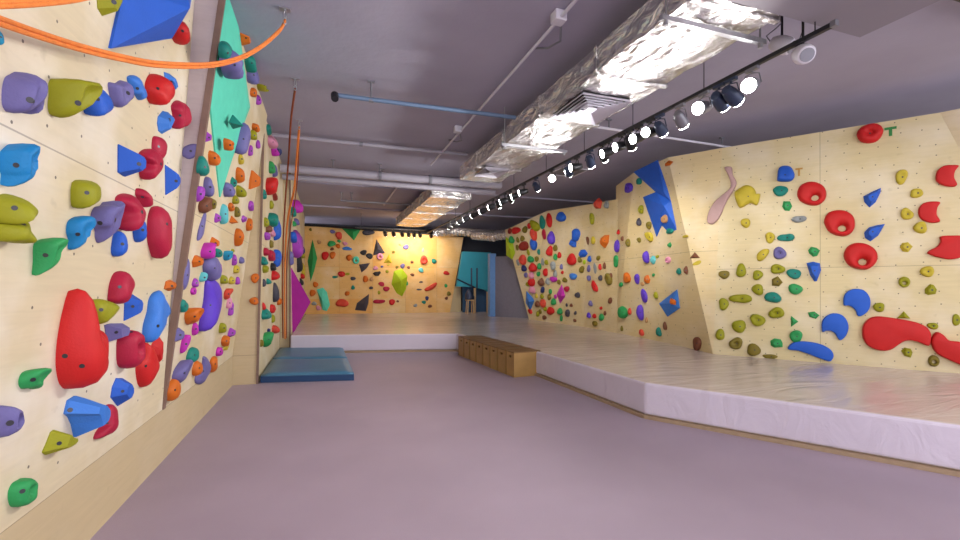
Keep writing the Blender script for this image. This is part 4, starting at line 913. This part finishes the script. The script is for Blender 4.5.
# ---------------------------------------------------------------- ropes and their ceiling anchors
M_rope = mat('orange_webbing', (.72, .20, .03), .7, 0, .25, 30, .3, 200)
M_rope2 = mat('red_brown_rope', (.40, .09, .03), .7, 0, .3, 30, .3, 200)
def anchor(x, y, label):
    t = empty('ceiling_anchor', (x, y, ZC), label, 'anchor', 'steel rope anchors on the ceiling')
    MB().box((x-.05, y-.03, ZC-.012), (x+.05, y+.03, ZC)).build('anchor_plate', M_steel, t)
    MB().tube([(x, y, ZC), (x, y, ZC-.03)], .012, 8).build('bolt', M_steel, t)
    for k, (dz) in enumerate((.03, .085)):
        pts = [(x+.016*math.cos(a)*(1 if k else .8), y+.022*math.sin(a)*.2, ZC-dz-.03+.034*math.sin(a)) for a in [i*2*math.pi/12 for i in range(13)]]
        MB().tube(pts, .005, 6).build('carabiner', M_steel, t, smooth=True)
anchor(-.36, 4.55, 'nearest steel ceiling anchor where the orange webbing ends')
anchor(-.36, 6.05, 'middle steel ceiling anchor holding the dark red rope')
anchor(-.39, 7.55, 'farthest steel ceiling anchor holding the orange rope')
def sm(pts, k=8):
    pts = [Vector(p) for p in pts]; out = []
    for i in range(len(pts)-1):
        p0 = pts[max(i-1, 0)]; p1 = pts[i]; p2 = pts[i+1]; p3 = pts[min(i+2, len(pts)-1)]
        for j in range(k):
            u = j/k; out.append(.5*((2*p1)+(p2-p0)*u+(2*p0-5*p1+4*p2-p3)*u*u+(3*p1-p0-3*p2+p3)*u**3))
    out.append(pts[-1]); return out
def webbing(rows, r, m, name, label, group, gap=.012):
    t = empty(name, rows[-1], label, 'rope', group)
    for s in (-1, 1):
        MB().tube([p+Vector((0, 0, s*gap)) for p in sm(rows)], r, 8).build('strand', m, t, smooth=True)
wr = [P(x, y, d=dd) for x, y, dd in ((-30, 10, 1.38), (0, 21, 1.5), (40, 35, 1.72), (80, 47.5, 1.95), (120, 57.5, 2.2), (160, 64.5, 2.48), (210, 65, 2.9), (240, 58, 3.3), (262, 46, 3.7), (280, 30, 4.1), (285.5, 20, 4.25))]
webbing(wr, .0095, M_rope, 'climbing_webbing', 'thick orange webbing sagging from the nearest ceiling anchor across the left wall', 'ropes hanging at the left walls', .010)
wr = [P(x, y, d=dd) for x, y, dd in ((-20, 4.5, 1.25), (0, 4.5, 1.3), (40, 2.5, 1.4), (80, -2, 1.55), (120, -12, 1.75))]
webbing(wr, .007, M_rope, 'climbing_webbing', 'short orange webbing at the very top left of the photo', 'ropes hanging at the left walls', .006)
r1 = [(-.36, 6.05, ZC-.13), P(291, 120, d=6.3), P(288.5, 160, d=7.2), P(285, 205, d=8.3), P(283, 250, d=9.2), P(282.5, 300, d=9.6), P(283, 338, d=9.75)]
webbing(r1, .014, M_rope2, 'climbing_rope', 'dark red rope hanging from the middle ceiling anchor', 'ropes hanging at the left walls', .0)
r2 = [(-.39, 7.55, ZC-.13), P(296.5, 160, d=7.6), P(294, 190, d=8.2), P(288, 218, d=8.8), P(285.5, 250, d=9.4), P(284.5, 300, d=9.6), P(285, 338, d=9.75)]
webbing(r2, .016, M_rope, 'climbing_rope', 'orange rope hanging from the farthest ceiling anchor', 'ropes hanging at the left walls', .02)
r3 = [(-.39, 7.55, ZC-.13), P(298, 170, d=7.8), P(295, 200, d=8.4), P(291, 225, d=9.0), P(287, 262, d=9.5), P(286.5, 338, d=9.75)]
webbing(r3, .011, M_rope2, 'climbing_rope', 'thin brown rope crossing beside the orange rope', 'ropes hanging at the left walls', .0)
# ---------------------------------------------------------------- gym mats on the floor
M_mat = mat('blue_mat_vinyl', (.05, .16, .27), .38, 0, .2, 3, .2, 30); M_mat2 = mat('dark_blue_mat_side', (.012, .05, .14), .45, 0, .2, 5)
def gym_mat(a, b_, c, d, label, h=.13):
    """a,b near left/right; c,d far right/left on the floor"""
    t = empty('gym_mat', ((a+b_+c+d)/4), label, 'mat', 'folding blue gym mats on the carpet')
    base = [a, b_, c, d]; n2 = 10
    # padded top with soft edges
    vs = []; fs = []
    for j in range(n2+1):
        for i in range(n2+1):
            u_, v_ = i/n2, j/n2; p = a.lerp(b_, u_).lerp(d.lerp(c, u_), v_)
            e = min(u_, 1-u_, v_, 1-v_); z = h-(.02 if e == 0 else 0)+.004*math.sin(u_*9)*math.sin(v_*7)
            vs.append(Vector((p.x, p.y, z)))
    for j in range(n2):
        for i in range(n2): k = j*(n2+1)+i; fs.append((k, k+1, k+n2+2, k+n2+1))
    ctop = len(vs)
    ring = [i for i in range(n2+1)]+[j*(n2+1)+n2 for j in range(1, n2+1)]+[n2*(n2+1)+i for i in range(n2-1, -1, -1)]+[j*(n2+1) for j in range(n2-1, 0, -1)]
    low = []
    for i in ring: low.append(len(vs)); vs.append(Vector((vs[i].x, vs[i].y, h-.035)))
    for q in range(len(ring)): w_ = (q+1) % len(ring); fs.append((ring[q], ring[w_], low[w_], low[q]))
    fs.append(tuple(low)[::-1])
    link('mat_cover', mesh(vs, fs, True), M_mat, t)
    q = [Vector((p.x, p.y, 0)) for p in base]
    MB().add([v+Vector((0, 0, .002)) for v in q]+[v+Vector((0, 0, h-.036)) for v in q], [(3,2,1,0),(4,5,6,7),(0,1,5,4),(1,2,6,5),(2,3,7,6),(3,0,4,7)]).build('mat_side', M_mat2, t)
ma, mb_, mc, md = P(260.5, 383, z=0), P(354, 380.5, z=0), P(342.5, 352.3, z=0), P(276, 352.8, z=0)
ma.x = max(ma.x, XC+.03); md.x = max(md.x, XC+.03); ma.z = md.z = 0
m1 = ma.lerp(md, .5); m2 = mb_.lerp(mc, .5)
gym_mat(ma, mb_, m2-Vector((0, .02, 0)), m1-Vector((0, .02, 0)), 'nearer blue vinyl gym mat lying against the left wall')
gym_mat(m1+Vector((0, .02, 0)), m2+Vector((0, .02, 0)), mc, md, 'farther blue vinyl gym mat close to the raised platform')
# ---------------------------------------------------------------- row of wooden crates
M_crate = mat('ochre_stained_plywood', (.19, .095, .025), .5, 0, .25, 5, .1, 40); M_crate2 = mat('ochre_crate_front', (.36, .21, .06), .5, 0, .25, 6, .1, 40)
pa, pb = P(514, 377.7, z=0), P(457.8, 355, z=0); pr = P(540, 376.7, z=0)
L = (pb-pa).length; dv = (pb-pa).normalized(); dw = Vector((dv.y, -dv.x, 0)); wd = .50; NB = 8; hb = .41
edge_dir = (S2-S1)
first = None
for k in range(NB):
    ln = L/NB-.03
    o3 = pa+dv*(k*L/NB)
    if first is None:
        t = empty('wooden_crate', (0, 0, 0)); tk = .018
        # local: x outwards to the platform, y along the row
        MB().box((0, 0, hb-tk), (wd, ln, hb)).build('top_panel', M_crate, t, bevel=.002)
        MB().box((.0, 0, 0), (wd, tk, hb-tk)).build('side_panel', M_crate2, t, bevel=.002)
        MB().box((.0, ln-tk, 0), (wd, ln, hb-tk)).build('side_panel', M_crate, t, bevel=.002)
        MB().box((wd-tk, tk, 0), (wd, ln-tk, hb-tk)).build('back_panel', M_crate, t)
        # front panel with a hand hole
        b = MB(); x0, x1 = .004, .004+tk; hy, hz, hw, hh = ln/2, hb-.085, .045, .02
        b.box((x0, tk, 0), (x1, ln-tk, hz-hh)).box((x0, tk, hz+hh), (x1, ln-tk, hb-tk)).box((x0, tk, hz-hh), (x1, hy-hw, hz+hh)).box((x0, hy+hw, hz-hh), (x1, ln-tk, hz+hh))
        b.build('front_panel', M_crate2, t)
        MB().box((tk, tk, 0), (wd-tk, ln-tk, tk)).build('bottom_panel', M_crate, t)
        first = t; o = t
    else:
        o = first.copy(); C.objects.link(o)
        for ch in [c for c in first.children]:
            c = ch.copy(); C.objects.link(c); c.parent = o; c.matrix_parent_inverse = ch.matrix_parent_inverse.copy()
    o.location = (o3.x, o3.y, 0); o.rotation_euler = (0, 0, math.atan2(dv.y, dv.x)-math.pi/2)
    lb = ['ochre plywood crate with hand hole at the near end of the row', 'second', 'third', 'fourth', 'fifth', 'sixth', 'seventh', 'ochre plywood crate with hand hole at the far end of the row'][k]
    if ' ' not in lb: lb += ' ochre plywood crate from the near end of the crate row'
    tag(o, lb, 'crate', 'row of wooden crates')
# ---------------------------------------------------------------- stair enclosure in the far passage
M_teal = mat('teal_painted_board', (.02, .30, .42), .5, 0, .12, 2); M_bluep = mat('blue_column_paint', (.13, .30, .62), .5)
M_post = mat('pale_timber_post', (.50, .34, .18), .6)
YT = 16.6
def Q(x, y, Y=YT): return P(x, y, Y=Y)
t = empty('stair_enclosure', Q(475, 312), 'teal boarded stair enclosure with dark handrail in the far passage', 'stair enclosure')
pts = [Q(462.5, 251.5), Q(491, 252.5), Q(491, 293.5), Q(484, 289.5), Q(473, 287), Q(456.5, 286.5)]
vs = [p for p in pts]+[p+Vector((0, .12, 0)) for p in pts]; k = len(pts)
link('side_panel', mesh(vs, [tuple(range(k)), tuple(range(k, 2*k))[::-1]]+[(i, (i+1) % k, k+(i+1) % k, k+i) for i in range(k)]), M_teal, t)
MB().tube([Q(457, 279, YT-.05), Q(475, 287.5, YT-.05)], .03, 8).build('handrail', M_navy, t)
MB().tube([Q(471.5, 268, YT-.05), Q(471.5, 288, YT-.05)], .03, 8).build('rail_upright', M_navy, t)
MB().tube([Q(477, 268, YT-.05), Q(477, 288, YT-.05)], .03, 8).build('rail_upright', M_navy, t)
def post(px, top, Y, label):
    a = Q(px, top, Y); mb = MB().box((a.x-.035, a.y-.035, 0), (a.x+.035, a.y+.035, a.z)); o = mb.build('support_post', M_post)
    # thing origin stays at the world origin; fine for a single mesh
    tag(o, label, 'post', 'pale timber posts under the stair')
post(474.8, 288, 16.55, 'pale timber post left under the teal stair enclosure')
post(487.5, 292, 16.3, 'pale timber post right under the teal stair enclosure')
tag(MB().box((Q(463, 300, 17.2).x, 17.2, 0), (Q(491, 300, 17.2).x+.3, 17.3, 2.0)).build('wall_back_passage', mat('dark_blue_passage_wall', (.02, .07, .16), .6)), kind='structure')
c0 = P(494, 316, Y=15.4)
c0 = G0; tag(MB().box((c0.x-.12, c0.y-.12, ZS), (c0.x+.10, c0.y+.1, 2.6)).build('trim_5', M_bluep), kind='structure')
# stool with a bundle under the stairs
sx = Q(469.8, 300, 16.2).x
t = empty('stool', (sx, 16.2, ZS), 'pale stool with dark blue cloth bundle under the stairs', 'stool')
MB().box((sx-.14, 16.06, ZS+.5), (sx+.14, 16.34, ZS+.54)).build('seat', M_post, t)
for a in (-.12, .12):
    for c in (-.12, .12): MB().tube([(sx+a, 16.2+c, ZS), (sx+a*.8, 16.2+c*.8, ZS+.5)], .02, 8).build('leg', M_post, t)
o = link('cloth_bundle', mesh(*[(lambda r: (r[0], r[1]))(dome([(math.cos(i*.42)*.17, math.sin(i*.42)*.15) for i in range(15)], .34, 'b', random.Random(4), amp=.12))][0], True), M_navy)
o.location = (sx, 16.2, ZS+.541); tag(o, 'dark blue cloth bundle lying on the pale stool', 'bundle')
# ---------------------------------------------------------------- labels of the holds
# the smallest holds beyond the 300 largest become one object
hs = sorted([h for h in HOLDS if h['k'] != 'v' and not h['lm']], key=lambda h: -h['s']*(1.3 if h['wall'] == 'R1' else 1))
nk = 300-len([h for h in HOLDS if h['k'] != 'v' and h['lm']])
rest = hs[nk:]; ALLH = list(HOLDS)
bpy.context.view_layer.update()
mb = MB(); mats = []; mi = []; sm_ = []
for h in rest:
    o = h['o']; me = o.data; M4 = o.matrix_world
    if me.materials[0] not in mats: mats.append(me.materials[0])
    mb.add([M4 @ v.co for v in me.vertices], [tuple(p.vertices) for p in me.polygons])
    mi += [mats.index(me.materials[0])]*len(me.polygons); sm_ += [p.use_smooth for p in me.polygons]
    for c in list(o.children): bpy.data.objects.remove(c)
    bpy.data.objects.remove(o); HOLDS.remove(h)
me = bpy.data.meshes.new('small_holds'); me.from_pydata([tuple(v) for v in mb.v], [], mb.f); me.update()
for m in mats: me.materials.append(m)
me.polygons.foreach_set('material_index', mi); me.polygons.foreach_set('use_smooth', sm_)
o = bpy.data.objects.new('small_climbing_holds', me); C.objects.link(o)
tag(o, 'scattered tiny climbing holds of many colours between the larger ones on the walls', 'climbing holds', kind='stuff')
WN = {'A': 'near left wall', 'B': 'leaning left wall', 'Bs': 'grey return', 'Cf': 'plain plywood return', 'C': 'narrow left wall', 'E': 'far left wall', 'X': 'end wall', 'R3': 'far right wall', 'R2': 'right overhang', 'R1': 'right wall'}
CN = dict(olive='olive green', moss='dark olive', sky='light blue', azure='azure', cyan='blue-green', salmon='coral red', darkred='dark red', charcoal='dark grey', lime='yellow-green', aqua='pale turquoise', navy='navy blue')
KN = dict(b='rounded', j='lipped', p='pocketed', d='two-lobed', f='faceted', t='triangular', r='ring', c='thin', g='faceted', flat='flat')
ORD = ['highest', 'second highest', 'third highest', 'fourth highest', 'fifth highest', 'sixth highest', 'seventh highest', 'eighth highest', 'ninth highest', 'tenth highest', 'eleventh highest', 'twelfth highest']
def cn(h): return CN.get(h['c'], h['c'])
def szn(h): return 'tiny' if h['s'] < 4.6 else 'small' if h['s'] < 8.5 else 'mid-sized' if h['s'] < 15 else 'large'
used = set(h['lm'] for h in HOLDS if h['lm'])
# unique descriptions that can serve as landmarks
cnt = {}
for h in HOLDS:
    if not h['lm']: cnt.setdefault((cn(h), h['wall'], 'c'), []).append(h)
def short(h):
    if h['lm']: return None
    same = [g for g in HOLDS if g['wall'] == h['wall'] and cn(g) == cn(h)]
    if len(same) == 1: return 'the only %s hold' % cn(h)
    same2 = [g for g in same if g['k'] == h['k'] and not g['lm']]
    return None
LMS = {'mint': 'the mint volume'}
def lmname(h):
    c = cn(h); k = 'volume' if h['k'] == 'v' else None
    same = [g for g in ALLH if g['wall'] == h['wall'] and cn(g) == c and (g['k'] == 'v') == (h['k'] == 'v')]
    if h['k'] == 'v' and len(same) == 1: return 'the %s volume' % c
    if len(same) == 1: return 'the only %s hold' % c
    big = sorted(same, key=lambda g: -g['s'])
    if big[0] is h and h['s'] > 1.12*big[1]['s'] and h['k'] != 'v': return 'the biggest %s hold' % c
    return None
for h in HOLDS: h['ln'] = lmname(h)
for h in HOLDS:
    if h['lm']: lab = h['lm']
    else:
        lab = None
        same = [g for g in ALLH if g['wall'] == h['wall'] and cn(g) == cn(h) and g['k'] != 'v' and (not g['lm'] or szn(g) != 'large') and szn(g) == szn(h)]
        if h not in same: same.append(h)
        base = '%s %s %s hold' % (szn(h), cn(h), KN[h['k']])
        cands = sorted([g for g in HOLDS if g is not h and g['wall'] == h['wall'] and g['ln']], key=lambda g: math.hypot(g['x']-h['x'], g['y']-h['y']))
        for g in cands[:3]:
            dx, dy = h['x']-g['x'], h['y']-g['y']
            if math.hypot(dx, dy) > 45: break
            a = 'right' if dx > 0 else 'left'; b_ = 'below' if dy > 0 else 'above'
            rel = b_ if abs(dy) > 2.2*abs(dx) else a+' of' if abs(dx) > 2.2*abs(dy) else b_+' and '+a+' of'
            l2 = '%s, %s %s on the %s' % (base, rel, g['ln'], WN[h['wall']])
            # unique only if no other hold of this look stands in the same relation nearby
            if l2 not in used and len(l2.split()) <= 16:
                clash = False
                for q in same:
                    if q is h or KN[q['k']] != KN[h['k']]: continue
                    ex, ey = q['x']-g['x'], q['y']-g['y']
                    if math.hypot(ex, ey) < 1.8*math.hypot(dx, dy)+6 and (ex > 0) == (dx > 0) and (ey > 0) == (dy > 0): clash = True
                if not clash: lab = l2; break
        if lab is None:
            s2 = sorted(same, key=lambda g: g['y']); r = s2.index(h); n_ = len(s2)
            if n_ == 1: lab = 'the only %s %s hold on the %s' % (szn(h), cn(h), WN[h['wall']])
            elif r < 12 and r <= n_-1-r: lab = '%s of the %s %s holds on the %s' % (ORD[r], szn(h), cn(h), WN[h['wall']])
            else:
                rr = n_-1-r; lab = '%s of the %s %s holds on the %s' % (ORD[min(rr, 11)].replace('highest', 'lowest'), szn(h), cn(h), WN[h['wall']])
        k = 2; l0 = lab
    if lab in used and not h['lm']:
        print('DUP LABEL', lab)
    used.add(lab)
    grp = ('climbing volumes' if h['k'] == 'v' else 'climbing holds')+' on the '+WN[h['wall']]
    tag(h['o'], lab, h['cat'], grp)
    h['lab'] = lab
print('HOLDS', len(HOLDS), 'bad', [h['lab'] for h in HOLDS if not 4 <= len(h['lab'].split()) <= 16])
